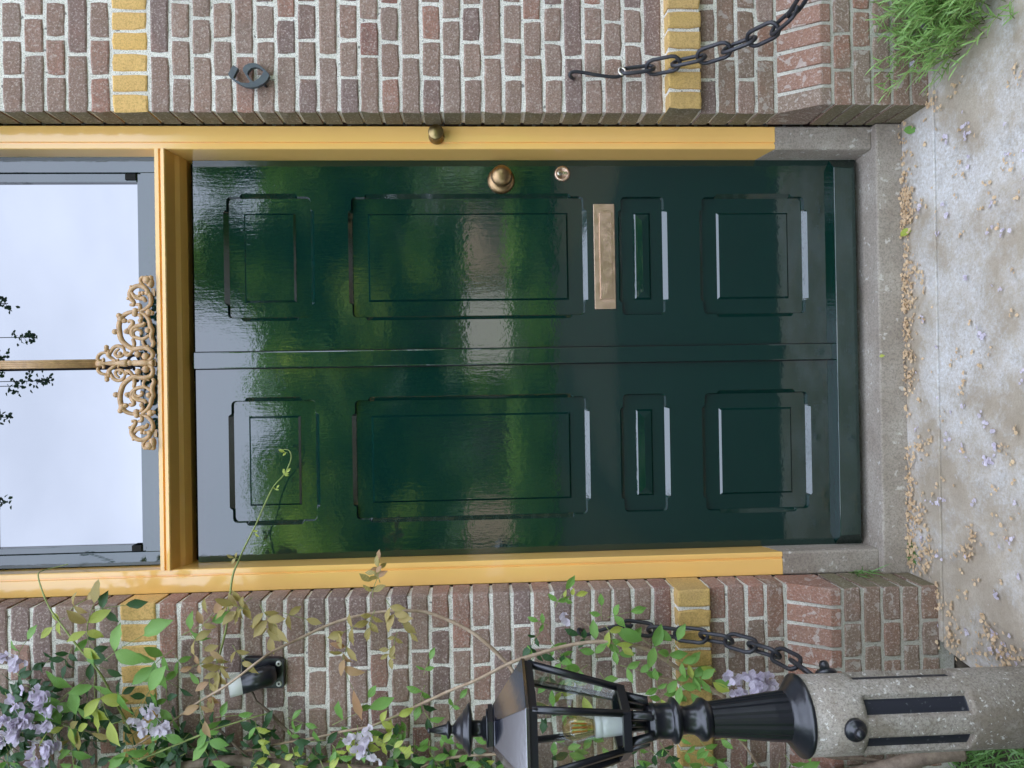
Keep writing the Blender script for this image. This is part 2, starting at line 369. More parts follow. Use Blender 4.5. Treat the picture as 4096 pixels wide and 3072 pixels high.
def wall(side):
    s = 1 if side == 'R' else -1; xc = XR if s > 0 else XL; far = xc + s * (.62 if s > 0 else .72); end = xc + s * 1.36; xb = MB(); xm = [MB_BRICK, MB_YEL, MB_YELD, MB_LOW, MB_DARK, MB_RED]
    root = empty('brick_wall', (xc + s * .3, 0, 0),
                 'red brown brick wall to the right of the door with yellow bands' if s > 0 else 'red brown brick wall behind the vine and lantern, left of the door', 'wall')
    rl = root.location
    inner = 'L' if s > 0 else 'R'
    m = MB()
    def X(a): return xc + s * a
    m.box((X(.0045), .0032, .30), (end, .10, 3.05))
    m.box((X(.0045), -.0705, -.05), (end, .0045, Z_RED0)); 
    m.loft([[(x, .0045, Z_RED0), (x, -.0705, Z_RED0), (x, -.0705, Z_RED0 + .030), (x, .0045, Z_RED1 - .004)] for x in (X(.0045), end)])
    m.box((X(.006), -.035, .8024 - .104), (end, .0045, .8024 - .008))
    mo = m.build('mortar', M_MORTAR, root); mo.location = -rl
    for (z0, z1, y, pat) in rows:
        h = z1 - z0 - J; zc = (z0 + z1) / 2
        if pat == 'Y':
            seq = [.0505] * 22
        elif pat == 'A': seq = [.101] * 12
        elif pat == 'B1': seq = ([.167, .101, .2135, .101, .2135] if s > 0 else [.167, .101, .101, .2135, .2135]) + [.2135] * 3
        else: seq = [.167, .2135, .2135, .101, .2135, .2135, .2135]
        a = 0.0; first = True
        for w in seq:
            if a + w > 1.36: break
            wj = w + (rnd.uniform(-.003, .003) if not first else 0)
            if pat == 'Y': mat = MB_YEL if y == 0 else MB_YELD
            elif y < -.05 : mat = MB_LOW
            elif z0 < .62: mat = MB_LOW if rnd.random() < .45 else MB_BRICK
            else: mat = MB_DARK if rnd.random() < (.16 if s > 0 else .24) else MB_BRICK
            d = .1 - y if first else .055
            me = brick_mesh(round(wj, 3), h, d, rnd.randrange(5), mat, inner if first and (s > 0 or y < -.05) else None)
            if a > abs(far - xc) - .02:
                o_ = Vector((X(a + wj / 2), y, zc)) - rl; k = xm.index(mat)
                xb.add([v.co + o_ for v in me.vertices], [tuple(p.vertices) for p in me.polygons], k); a += wj + J; continue
            o = link(me, 'brick', root, loc=Vector((X(a + wj / 2), y + rnd.uniform(-.0015, .0012), zc + rnd.uniform(-.001, .001))) - rl,
                     rot=(0, rnd.uniform(-.006, .006), 0))
            if pat == 'Y': o['label'] = 'yellow brick set on end in a band'
            a += wj + J * rnd.uniform(.85, 1.15); first = False
    # sloping red bricks on top of the plinth
    h = Z_RED1 - Z_RED0 - J; hv = .032; sl = h - hv
    for v in range(1):
        b = MB(); w = .0525
        prof = [(0, 0), (0, hv), (.075, h), (.115, h), (.115, 0)]        # (depth, height)
        b.loft([[(x, p[0], p[1]) for p in prof] for x in (-w / 2, w / 2)]); me = b.build('brick', [MB_RED], mesh_only=True, bevel=.003)
        b = MB(); prof = [(0, 0), (0, hv), (.075, h), (.175, h), (.175, 0)]
        b.loft([[(x, p[0], p[1]) for p in prof] for x in (-w / 2, w / 2)]); me1 = b.build('brick', [MB_LOW if s > 0 else MB_RED], mesh_only=True, bevel=.003)
    a = 0
    while a < 1.30:
        o = link(me1 if a == 0 else me, 'brick', root, 'orange red brick sloping out over the plinth', loc=Vector((X(a + w / 2), -.075, Z_RED0 + J / 2)) - rl)
        a += w + J * rnd.uniform(.9, 1.1)
    xo = xb.build('outer_bricks', xm, root, fix=False); xo['kind'] = 'stuff'
    return root
wallR = wall('R'); wallL = wall('L')

# house mass above and beside the built masonry (shades the forecourt)
def brickwork():
    m = M('far brickwork', .9); m.coord('Object', False)
    mp = m.N('ShaderNodeMapping'); mp.inputs['Rotation'].default_value = (R(90), 0, 0); m.L(m.co, mp.inputs[0])
    t = m.N('ShaderNodeTexBrick'); t.inputs['Scale'].default_value = 1; t.inputs['Brick Width'].default_value = .225; t.inputs['Row Height'].default_value = .0625
    t.inputs['Mortar Size'].default_value = .006; t.inputs['Color1'].default_value = (.24, .155, .13, 1); t.inputs['Color2'].default_value = (.18, .12, .11, 1); t.inputs['Mortar'].default_value = (.55, .54, .5, 1)
    m.L(mp.outputs[0], t.inputs[0]); m.color(t.outputs[0]); return m.m
M_FARB = brickwork()
b = MB(); lf, rf = XL - 1.365, XR + 1.365
b.box((-6, 0, -.05), (lf, .35, 7)); b.box((rf, 0, -.05), (7, .35, 7)); b.box((lf, 0, 3.055), (rf, .35, 7)); b.box((-6, .36, 6.9), (7, 7, 7.1)); b.box((-6, 6.8, -.05), (7, 7, 6.9)); b.box((-6, .36, -.05), (-5.8, 6.8, 6.9)); b.box((6.8, .36, -.05), (7, 6.8, 6.9))
b.box((lf, .255, -.05), (rf, .35, 3.05))
hs = b.build('house_facade', M_FARB); tag(hs, 'brown brick house front continuing round and above the doorway', kind='structure')

# ------------------------------------------------------------------ threshold
b = MB(); b.box((FXL - .0, .074, -.04), (FXR, .30, ZT)); th = b.build('stone_threshold', M_STONE, bevel=.006)
tag(th, 'worn grey stone threshold step below the green door', 'step')

# ------------------------------------------------------------------ yellow door frame
fr = empty('door_frame', (DC, YF, 0), 'glossy ochre yellow timber door frame with grey stone feet', 'door frame')
def jamb(s):
    xo, xi, xd = (FXR, IXR, DXR) if s > 0 else (FXL, IXL, DXL)
    zb = .2595 + .15
    t = lambda x: x
    def prof(k=0):
        return [(xo, .12), (xo, YF + .004), (xo - s * .003, YF), (xi + s * .0225, YF), (xi + s * .0215, YF + .006), (xi + s * .0165, YF + .006), (xi + s * .0150, YF + .001),
                (xi + s * .002, YF + .001), (xi, YF + .004), (xd, YD + .002), (xd, .25), (xo, .25)]
    b = MB(); b.loft([[(x, y, zb + (max(0, y - YF - .01) * .33)) for x, y in prof()], [(x, y, 3.05) for x, y in prof()]])
    j = b.build('jamb', M_YELLOW, fr); j.location = -fr.location
    b = MB(); e = .0015
    pr = [(xo, .12), (xo, YF + .003), (xo - s * .004, YF - .001), (xi + s * .004, YF - .001), (xi - s * .001, YF + .005), (xd + (-s) * .001, YD + .002), (xd, .25), (xo, .25)]
    b.loft([[(x, y, ZT + .0005) for x, y in pr], [(x, y, zb - .002 + (max(0, y - YF - .01) * .33)) for x, y in pr]])
    f = b.build('stone_foot', M_STONE, fr, bevel=.003); f.location = -fr.location
jamb(1); jamb(-1)
Z0t = 2.2122 + .15; Z1t = 2.2465 + .15     # transom front face bottom / top
pr = [(YF + .001, Z1t), (YF - .002, Z1t - .002), (YF - .002, Z1t - .0135), (YF + .006, Z1t - .0165), (YF + .006, Z1t - .019), (YF - .004, Z1t - .0215), (YF - .005, Z0t + .003), (YF - .001, Z0t),
      (.150, Z0t - .010), (.166, Z0t - .020), (.178, Z0t - .024), (.1985, Z0t - .030), (.26, Z0t - .030), (.26, Z1t)]
b = MB(); b.loft([[(x, y, z) for y, z in pr] for x in (IXL - .001, IXR + .001)])
o = b.build('transom_bar', M_YELLOWH, fr); o.location = -fr.location

# ------------------------------------------------------------------ window above
wd = empty('transom_window', (DC, YW, 2.6), 'fanlight window above the door reflecting pale sky', 'window')
wz0 = Z1t - .004; wz1 = 3.05; sx = .0505; rl_ = 2.3176 + .15
WR, WL = .7600, -.5535
def wpart(name, a, bb, mat, bev=.0015):
    b = MB(); b.box(a, bb); o = b.build(name, mat, wd, bevel=bev); o.location = -wd.location; return o
wpart('window_stile', (WR - sx, YW, wz0), (WR, .25, wz1), M_GREEN); wpart('window_stile', (WL, YW, wz0), (WL + sx - .008, .25, wz1), M_GREEN)
wpart('window_rail', (WL + sx - .0075, YW + .0005, wz0), (WR - sx - .0005, .25, rl_), M_GREENH)
gx0, gx1 = WL + sx - .0075, WR - sx - .0005
wpart('glazing_bead', (gx0, YW + .010, rl_ + .016), (gx0 + .020, .23, wz1), M_GREEN); wpart('glazing_bead', (gx1 - .028, YW + .010, rl_ + .016), (gx1, .23, wz1), M_GREEN)
wpart('glazing_bead', (gx0, YW + .012, rl_ + .0005), (gx1, .23, rl_ + .0155), M_GREENH)
wpart('spacer_block', (gx0 + .002, YW + .004, rl_ + .017), (gx0 + .020, .20, rl_ + .046), M_GAP, 0); wpart('spacer_block', (gx1 - .022, YW + .004, rl_ + .017), (gx1 - .002, .20, rl_ + .050), M_GAP, 0)
wpart('pane', (gx0 + .0205, YW + .026, rl_ + .016), (gx1 - .0285, YW + .032, wz1), M_PANE, 0)

# ------------------------------------------------------------------ the green door
dr = empty('green_door', (DC, YD, ZT), 'glossy dark green front door with eight sunk panels', 'door')
dl = -dr.location
def dpart(b, name, mat, bev=0, label=None, parent=None, **k):
    o = b.build(name, mat, parent or dr, bevel=bev, label=label, **k)
    o.location = dl if parent is None else Vector((0, 0, 0)); return o
DZ0, DZ1 = ZT + .006, Z0t - .0305 - .0185
b = MB(); b.box((DXL - .002, .238, DZ1 - .01), (DXR + .002, .2505, Z0t - .031)); o = b.build('shadow_gap', M_GAP, fr); o.location = -fr.location
def A(X, Y): p = at(X, Y, YD); return p.x, p.z
cols = ((.631, .255), (-.077, -.448))
pr_, pl_ = [], []
def px(Y, X): return at(X, Y, YD).x
def pz(X, Y): return at(X, Y, YD).z
spec = []   # x0,x1,z0,z1 and kind
for (X0, X1, c) in ((912, 1241, 0), (1410.7, 2333, 0), (2490, 2654, 0), (2815, 3215, 0)):
    Xm = (X0 + X1) / 2
    spec.append((px(1268 - (Xm - 1100) * .009, Xm), px(791, Xm), pz(X1, 1030), pz(X0, 1030), 'mid' if X0 == 2490 else 'p'))
for (X0, X1, Y0, Y1) in ((933, 1262, 1605, 2084), (1427, 2344, 1597, 2064), (2499, 2664, 1579, 2042), (2826, 3230, 1573, 2034)):
    Xm = (X0 + X1) / 2
    spec.append((px(Y1, Xm), px(Y0, Xm), pz(X1, (Y0 + Y1) / 2), pz(X0, (Y0 + Y1) / 2), 'mid' if X0 == 2499 else 'p'))
STOP, CH, DEP = .040, .0135, .0145
def panel_loops(x0, x1, z0, z1, kind):
    """inner loop (recess bottom) and outer loop (door face) with stopped chamfers"""
    inner, outer = [], []
    sides = [((x0, z0), (1, 0), (0, -1), x1 - x0, 1.05), ((x1, z0), (0, 1), (1, 0), z1 - z0, 1.0), ((x1, z1), (-1, 0), (0, 1), x1 - x0, 1), ((x0, z1), (0, -1), (-1, 0), z1 - z0, 1.0)]
    for (p, t, n, ln, cc) in sides:
        c = CH * cc
        if kind == 'mid' and n[0] != 0: c = .0
        rr = .011
        st = [(rr, .0034), (STOP - .005, .0034), (STOP, .0040), (STOP + .003, c * .72), (STOP + .008, c), (ln - STOP - .008, c), (ln - STOP - .003, c * .72), (ln - STOP, .0040), (ln - STOP + .005, .0034), (ln - rr, .0034)]
        if c == 0: st = [(rr, .0034), (ln * .5, .0034), (ln - rr, .0034)]
        for s, o in st:
            ip = (p[0] + t[0] * s, p[1] + t[1] * s); inner.append(ip); outer.append((ip[0] + n[0] * o, ip[1] + n[1] * o))
        cx, cz = p[0] + t[0] * (ln - rr) - n[0] * rr, p[1] + t[1] * (ln - rr) - n[1] * rr
        for a in (30, 60):
            q = R(a); dx, dz = n[0] * math.cos(q) + t[0] * math.sin(q), n[1] * math.cos(q) + t[1] * math.sin(q)
            inner.append((cx + dx * rr, cz + dz * rr)); outer.append((cx + dx * (rr + .0034), cz + dz * (rr + .0034)))
    return inner, outer
SX0, SX1 = at(1850, 1460, YD).x, at(1850, 1396, YD).x     # centre strip
b = MB(); loops = [[(DXL + .001, DZ0), (DXR - .001, DZ0), (DXR - .001, DZ1), (DXL + .001, DZ1)]]; pls = []
for s_ in spec:
    i_, o_ = panel_loops(*s_); pls.append((i_, o_, s_)); loops.append(o_)
tri = tessellate_polygon([[Vector((x, z, 0)) for x, z in l] for l in loops]); fl = [p for l in loops for p in l]
fs = []
for t in tri:
    a, c, d = [Vector((*fl[i], 0)) for i in t]
    fs.append(tuple(t) if (c - a).cross(d - a).z > 0 else tuple(t[::-1]))
b.add([(x, YD, z) for x, z in fl], fs)
for i_, o_, s_ in pls:
    n = len(i_); vs = [(x, YD, z) for x, z in o_] + [(x, YD + DEP, z) for x, z in i_]
    b.add(vs, [(j, n + j, n + (j + 1) % n, (j + 1) % n) for j in range(n)])
L4 = loops[0]; vs = [(x, YD, z) for x, z in L4] + [(x, .245, z) for x, z in L4]
b.add(vs, [(0, 1, 5, 4), (1, 2, 6, 5), (2, 3, 7, 6), (3, 0, 4, 7), (4, 5, 6, 7)])
dpart(b, 'door_leaf', M_GREEN, fix=False)
IN = .0490
for i_, o_, (x0, x1, z0, z1, kd) in pls:
    b = MB(); rr = .0005
    cut = lambda l: l
    n = len(i_); y = YD + DEP
    a0, a1, c0, c1 = x0 + IN, x1 - IN, z0 + IN, z1 - IN
    if kd == 'mid': c0, c1 = z0 + .041, z1 - .041
    rect = [(a0, c0), (a1, c0), (a1, c1), (a0, c1)]
    tri = tessellate_polygon([[Vector((x, z, 0)) for x, z in i_], [Vector((x, z, 0)) for x, z in rect]]); fl = i_ + rect; fs = []
    for t in tri:
        q = [Vector((*fl[k], 0)) for k in t]; fs.append(tuple(t) if (q[1] - q[0]).cross(q[2] - q[0]).z > 0 else tuple(t[::-1]))
    b.add([(x, y, z) for x, z in fl], fs)
    e = .0065; h = .0065
    rt = [(a0 + e, c0 + e), (a1 - e, c0 + e), (a1 - e, c1 - e), (a0 + e, c1 - e)]
    b.add([(x, y, z) for x, z in rect] + [(x, y - h, z) for x, z in rt], [(0, 1, 5, 4), (1, 2, 6, 5), (2, 3, 7, 6), (3, 0, 4, 7)])
    if kd == 'mid':
        zm = (c0 + c1) / 2; hh = (c1 - c0) / 2
        vs = [(x, y - h, z) for x, z in rt] + [(a0 + hh, y - h - .0034, zm), (a1 - hh, y - h - .0034, zm)]
        b.add(vs, [(0, 1, 5, 4), (1, 2, 5), (2, 3, 4, 5), (3, 0, 4)])
    else: b.add([(x, y - h, z) for x, z in rt], [(0, 1, 2, 3)])
    dpart(b, 'panel', M_GREENH if kd == 'mid' else M_GREEN, fix=False)
b = MB(); b.box((SX0, YD - .017, pz(3372, 1430)), (SX1, YD + .001, DZ1 + .002)); dpart(b, 'centre_strip', M_GREEN, .0035)
for e, w in ((SX0 - .0032, .003), (SX1 + .0002, .003)):
    b = MB(); b.box((e, YD - .0012, pz(3340, 1430)), (e + w, YD + .001, DZ1)); dpart(b, 'strip_shadow_line', M_GAP)  # black strips draw the shadow line of a groove along each edge
# weather board along the foot
zt, zf, zb_ = pz(3327, 1400), at(3350, 1400, .163).z, at(3419, 1400, .157).z
b = MB(); pr = [(YD + .001, zt), (.165, zf + .0015), (.163, zf), (.1575, zb_), (.160, zb_ - .012), (YD + .001, ZT + .004)]
def bx(i, xe, s): return xe - s * max(0, (YD - pr[i][0])) * .9
b.loft([[(bx(i, DXL + .002, -1), y, z) for i, (y, z) in enumerate(pr)], [(bx(i, DXR - .002, 1), y, z) for i, (y, z) in enumerate(pr)]])
dpart(b, 'weather_board', M_GREENH, .0012)
# furniture
c = at(2004, 722, YD); kn = MB()
kn.lathe([(0, .0455), (.004, .0455), (.0065, .0425), (.010, .0415), (.012, .034), (.018, .025), (.026, .022), (.036, .0225), (.043, .029), (.048, .0335), (.056, .0355), (.064, .0335), (.071, .027), (.076, .016), (.078, .001)], c, 32, 'Y')
dpart(kn, 'door_knob', M_BRASS)
c = at(2248, 696, YD); b = MB(); b.lathe([(0, .0252), (.006, .0252), (.008, .0235), (.008, .0165), (.0065, .0160), (.0065, .0001)], c, 32, 'Y'); lk = dpart(b, 'lock_rose', M_PLATE)
b = MB(); b.lathe([(.0066, .0088), (.0120, .0088), (.0128, .0078), (.0128, .0001)], (c.x, c.y, c.z + .0085), 20, 'Y'); b.box((c.x - .0048, c.y - .0118, c.z - .0155), (c.x + .0048, c.y - .006, c.z + .003))
lc = b.build('lock_cylinder', M_STEEL, lk)
b = MB(); b.box((c.x - .0012, c.y - .0133, c.z + .0045), (c.x + .0012, c.y - .0126, c.z + .0135)); b.build('keyhole', M_GAP, lk)
p0, p1_ = at(2372, 817, YD), at(2463, 1236, YD)
b = MB(); b.box((p1_.x, YD - .004, p1_.z), (p0.x, YD, p0.z)); lp = dpart(b, 'letter_plate', M_PLATE, .0015)
q0, q1 = at(2395, 853, YD), at(2451, 1197, YD); b = MB(); b.box((q1.x, YD - .0075, q1.z), (q0.x, YD - .0042, q0.z)); b.build('flap', M_PLATE, lp, bevel=.001)

# bell push on the frame
c = at(1746, 547, YF); bl = empty('door_bell', c, 'dull olive brass bell pull on the right yellow jamb', 'door bell')
b = MB(); b.lathe([(0, .0255), (.004, .0255), (.010, .0215), (.030, .0205), (.034, .0215)], (0, 0, 0), 28, 'Y'); b.build('bell_rose', M_BRASSD, bl)
b = MB(); b.lathe([(.0345, .0200), (.036, .0238), (.047, .0240), (.0495, .0225), (.0505, .0001)], (0, 0, 0), 28, 'Y'); b.build('bell_button', M_BRASSD, bl)
b = MB(); b.lathe([(.008, .0035), (.026, .0035), (.028, .002)], (-.009, 0, -.0215), 10, 'Y'); b.build('screw', M_BRASSD, bl)

# ------------------------------------------------------------------ cast ornament and bar in front of the window
gr = empty('window_grille', (0, 0, 0), 'ochre cast iron scroll ornament with upright bar before the fanlight', 'ornament')
GY = .092
gc = at(500, 1452.5, GY); gr.location = gc
GS = (at(500, 1452.5, GY) - at(500, 1552.5, GY)).length / 100 * .14467    # metres per traced unit
ZB = at(619, 1452, GY).z
def gp(x, y, dy=0): return Vector(((1330 - y) * GS, dy, (968 - x) * GS))        # local; x 968 is picture column 500
def Bc(l): return [(x, y) for x, y in l]
def Ac(l): return [(x, y - 1244) for x, y in l]
curves = [(Bc([(1600, 1250), (1700, 1190), (1725, 1080), (1650, 965), (1500, 915), (1350, 930), (1200, 940), (1050, 860), (920, 740), (860, 600), (830, 450), (825, 300), (850, 160), (900, 60)]) + Ac([(1000, 1215), (1150, 1165), (1300, 1170)]), 46),
 (Ac([(1370, 1150), (1550, 1080), (1675, 950), (1700, 800), (1640, 650), (1570, 520), (1430, 445), (1290, 460), (1180, 540), (1120, 660), (1150, 790), (1220, 880), (1215, 965), (1120, 960)]), 42),
 (Ac([(1160, 600), (1260, 740), (1400, 790), (1500, 790), (1560, 890)]), 40), (Ac([(1230, 690), (1330, 740), (1400, 700), (1380, 600)]), 32),
 (Ac([(1400, 1170), (1550, 1270), (1640, 1420), (1675, 1560)]) + Bc([(1715, 430), (1690, 560), (1700, 680), (1745, 800), (1700, 900)]), 42),
 (Bc([(1640, 560), (1500, 660), (1350, 650), (1220, 600), (1130, 490), (1110, 380), (1180, 280), (1200, 200), (1130, 160), (1060, 200)]), 38),
 (Bc([(1200, 590), (1170, 450), (1230, 350), (1350, 300), (1480, 270), (1530, 210)]), 42), (Bc([(1230, 560), (1210, 470), (1290, 405), (1385, 430), (1420, 500), (1370, 545)]), 30),
 (Ac([(1580, 490), (1500, 430), (1425, 340), (1435, 240), (1490, 205), (1570, 230)]), 30), (Ac([(1680, 240), (1690, 380), (1650, 480)]), 60),
 (Bc([(1180, 650), (1225, 780), (1200, 900)]), 34), (Bc([(960, 960), (900, 885), (780, 850), (660, 900), (590, 1010), (555, 1100)]), 34),
 (Bc([(820, 930), (730, 1000), (705, 1080), (770, 1145), (880, 1130), (960, 1040), (950, 950)]), 30),
 (Bc([(500, 1045), (380, 1035), (280, 1085), (235, 1180), (270, 1270), (350, 1290), (400, 1240), (380, 1180)]), 32),
 (Bc([(460, 900), (530, 1000), (520, 1100), (620, 1200), (740, 1280)]), 34), (Bc([(1200, 960), (1110, 1080), (1020, 1110), (990, 1060), (1060, 1035)]), 34),
 (Bc([(1560, 610), (1470, 700), (1470, 790), (1530, 870), (1620, 850)]), 28), (Bc([(840, 480), (780, 450), (710, 460)]), 40), (Bc([(900, 100), (990, 190)]), 50),
 (Bc([(1000, 440), (1060, 420), (1040, 530)]), 36), (Ac([(1350, 1150), (1400, 1050), (1390, 970), (1290, 960)]), 34), (Ac([(1330, 1220), (1430, 1310), (1390, 1430)]), 34), (Bc([(780, 1270), (790, 1200)]), 24)]
blobs = Bc([(480, 880), (715, 460), (1320, 1090), (1530, 1150), (1600, 430), (1010, 460), (840, 1060), (540, 1080), (470, 960)]) + Ac([(1600, 280), (1700, 220), (1700, 340), (830, 1260), (880, 1350), (980, 1400), (1270, 1130), (1260, 1220), (1640, 1180), (1720, 1200), (1600, 640), (1480, 640), (1400, 1410), (1080, 790), (1170, 470)])
br_ = [50, 62, 70, 82, 62, 50, 45, 55, 45, 95, 55, 60, 60, 75, 55, 65, 65, 75, 50, 60, 45, 50, 36, 40]
def ball(b, c, r, fl=.6, n=8):
    rings = []
    for i in range(1, 5):
        a = math.pi * i / 5; rings.append([c + Vector((r * math.sin(a) * math.cos(q), -r * fl * math.cos(a), r * math.sin(a) * math.sin(q))) for q in [2 * math.pi * j / n for j in range(n)]])
    b.loft(rings, smooth=True)
for s in (1, -1):
    b = MB()
    for cv, w in curves:
        pts = spline([gp(x, 1330 - (1330 - y) * s, rnd.uniform(-.002, .002)) for x, y in cv], 5); m_ = len(pts)
        b.tube(pts, [w * GS * 1.6 * (1 - .35 * abs(2 * i / (m_ - 1) - 1) ** 3) for i in range(m_)], 6, .85)
    for (x, y), r_ in zip(blobs, br_): ball(b, gp(x, 1330 - (1330 - y) * s, -.001), r_ * GS * 1.35, .8)
    b.build('scrollwork', M_GILT, gr)
b = MB()      # turned centre column
cp = [(1740, 92), (1690, 90), (1600, 62), (1560, 85), (1400, 92), (1360, 74), (1210, 86), (1150, 60), (1130, 84), (1065, 84), (1045, 66), (1035, 104), (960, 106), (760, 72), (700, 60), (640, 70), (430, 46), (330, 88), (200, 92)]
b.loft([[gp(x, 1330) + Vector((w * GS * math.cos(q), w * GS * .7 * math.sin(q), 0)) for q in [2 * math.pi * j / 14 for j in range(14)]] for x, w in cp], smooth=True)
b.build('centre_column', M_GILT, gr)
b = MB(); zt_ = 3.03 - gc.z; z0_ = gp(330, 1330).z
for k in range(4): xx = (-1.5 + k) * .0062; b.tube([(xx, 0, z0_), (xx, 0, zt_)], .0042, 8)
b.box((-.0105, -.001, z0_), (.0105, .006, zt_)); b.build('upright_bar', M_GILT, gr)
for (a0, a1, c0, c1, s) in ((1700, 1872, 510 - 1244, 725 - 1244, 1), (1740, 1872, 1215, 1415, 1), (1700, 1872, 510 - 1244, 725 - 1244, -1)):
    p, q = gp(a0, 1330 - (1330 - c0) * s), gp(a1, 1330 - (1330 - c1) * s); b = MB(); b.box((min(p.x, q.x), .002, ZB + .002 - gc.z - .004), (max(p.x, q.x), .007, p.z)); b.build('fixing_tab', M_GILT, gr)

# ------------------------------------------------------------------ house number 6
out = [(610, 335), (790, 450), (625, 770), (750, 870), (900, 930), (1130, 950), (1190, 910), (1060, 720), (940, 530), (940, 440), (1020, 340), (1150, 280), (1300, 262), (1420, 285), (1540, 360), (1690, 480), (1830, 630), (1850, 710), (1780, 850), (1650, 970), (1450, 1070), (1250, 1105), (1050, 1080), (850, 1000), (650, 870), (500, 750), (435, 640), (480, 560), (560, 420)]
hole = [(1100, 640), (1140, 540), (1240, 440), (1380, 410), (1500, 440), (1610, 510), (1640, 570), (1590, 660), (1480, 790), (1300, 905), (1190, 780)]
c6 = at(998, 300, -.025); hn = empty('house_number', c6, 'slate grey metal number six standing off the brick wall', 'house number')
def n6(l): return [tuple((at(860 + x * .11754, 220 + y * .11754, -.025) - c6)[k] for k in (0, 2)) for x, y in l]
b = MB(); b.prism([n6(out), n6(hole)], 0, .014); b.build('numeral_6', M_NUM, hn, bevel=.0012)
for (X, Y) in ((930, 300), (1060, 340)):
    p = at(X, Y, -.01) - c6; b = MB(); b.tube([(p.x, .012, p.z), (p.x, .03, p.z)], .004, 8); b.build('fixing_pin', M_IRON, hn)

# ------------------------------------------------------------------ wall box with duct stub
def plane_at(l, y): return [at(X, Y, y) for X, Y in l]
wb = empty('wall_duct', at(1060, 2700, 0), 'black and white plastic duct stub on a rounded wall plate', 'wall duct')
wl = wb.location
q = [at(900 + x * .14467, 2560 + y * .14467, -.018) - wl for x, y in ((450, 560), (540, 500), (1500, 505), (1635, 600), (1645, 1270), (1570, 1340), (560, 1345), (450, 1290))]
b = MB(); b.loft([[(p.x, .017, p.z) for p in q], [(p.x, -.018 + .0, p.z) for p in q]]); b.build('wall_plate', [M_BLACKP], wb, bevel=.003)
for (x, y) in ((1480, 655), (1490, 1215), (570, 665)):
    p = at(900 + x * .14467, 2560 + y * .14467, -.02) - wl; b = MB(); b.lathe([(0, .0085), (.003, .008), (.003, .0032)], (p.x, -.018, p.z), 14, 'Y'); b.build('screw_boss', M_PVC, wb)
    b = MB(); b.lathe([(.003, .0033), (.0034, .0001)], (p.x, -.018, p.z), 10, 'Y'); b.build('screw_hole', M_GAP, wb)
A0, A1 = at(1100, 2695, -.030) - wl, at(915, 2748, -.080) - wl; ax = (A1 - A0)
Am = A0 + ax * .74
b = MB(); b.tube([A0 - ax * .02, A0 + ax * .1, Am], [.020, .030, .0315], 18); b.build('duct_pipe', M_BLACKP, wb)
b = MB()
u = ax.normalized(); e1 = u.cross(Vector((0, 1, 0))).normalized(); e2 = u.cross(e1)
def circ(c, r): return [c + e1 * (r * math.cos(t)) + e2 * (r * math.sin(t)) for t in [2 * math.pi * k / 22 for k in range(22)]]
b.loft([circ(Am, .031), circ(A1, .030), circ(A1, .0275), circ(A1 - ax * .25, .0275)], caps=False, smooth=True); b.build('duct_mouth', M_PVC, wb)

# ------------------------------------------------------------------ chains
def link_mesh():
    b = MB(); ln, w, r = .0500, .0220, .0060; pts = []
    for k in range(7): a = -math.pi / 2 + math.pi * k / 6; pts.append((ln - w + w * math.cos(a), 0, w * math.sin(a)))
    for k in range(7): a = math.pi / 2 + math.pi * k / 6; pts.append((-(ln - w) + w * math.cos(a), 0, w * math.sin(a)))
    b.tube(pts, r, 8, closed=True); return b.build('chain_link', M_IRON, mesh_only=True)
LM = link_mesh()
def chain(label, path, pitch, hook, eye=None):
    p0 = Vector(hook[0]); root = empty('iron_chain', path[0], label, 'chain', 'black chains hooked to the wall on both sides of the door')
    rl = root.location
    b = MB(); b.tube([p - rl for p in spline(hook, 5)], .0055, 8); b.build('hook', M_IRON, root)
    pts = spline(path, 24); ds = [0]
    for i in range(1, len(pts)): ds.append(ds[-1] + (pts[i] - pts[i - 1]).length)
    def P(s):
        for i in range(1, len(pts)):
            if ds[i] >= s: t = (s - ds[i - 1]) / max(1e-9, ds[i] - ds[i - 1]); return pts[i - 1].lerp(pts[i], t)
        return pts[-1]
    n = int(ds[-1] / pitch)
    for k in range(n):
        s = (k + .5) * pitch; p = P(s); t = (P(s + .02) - P(max(0, s - .02))).normalized()
        yv = Vector((0, 1, 0)); a = (yv - t * yv.dot(t)).normalized(); c = t.cross(a)
        m = Matrix((t, a, c)).transposed().to_4x4() @ Matrix.Rotation(R(42 if k % 2 else -48), 4, 'X')
        o = link(LM, 'chain_link', root); m.translation = p - rl; o.matrix_local = m
    if eye: b = MB(); b.tube(eye(rl), .004, 8, closed=True); b.build('split_ring', M_STEEL, root)
    return root
PX, PY = -.808, -.52       # stone post axis
def dline(px_, y0, y1, e=1.6):
    n = len(px_); return [at(X, Y, y0 + (y1 - y0) * (i / (n - 1)) ** e) for i, (X, Y) in enumerate(px_)]
pathL = dline([(2502, 2506), (2634, 2524), (2749, 2538), (2842, 2549), (2935, 2565), (3025, 2591), (3118, 2622), (3195, 2664), (3262, 2712)], -.032, -.47)
chain('black iron chain hanging from the left wall to the stone post', pathL, .0785, [at(2330, 2524, .01), at(2316, 2517, -.015), at(2314, 2530, -.028), at(2330, 2540, -.03), at(2355, 2537, -.03), at(2418, 2517, -.032), at(2480, 2501, -.032), at(2520, 2506, -.034), at(2526, 2496, -.032)])
pathR = dline([(2500, 284), (2590, 273), (2680, 256), (2772, 238), (2863, 210), (2952, 181), (3035, 145), (3112, 103), (3175, 45), (3225, -30), (3262, -90)], -.032, -.50)
ringc = at(2488, 285, -.032)
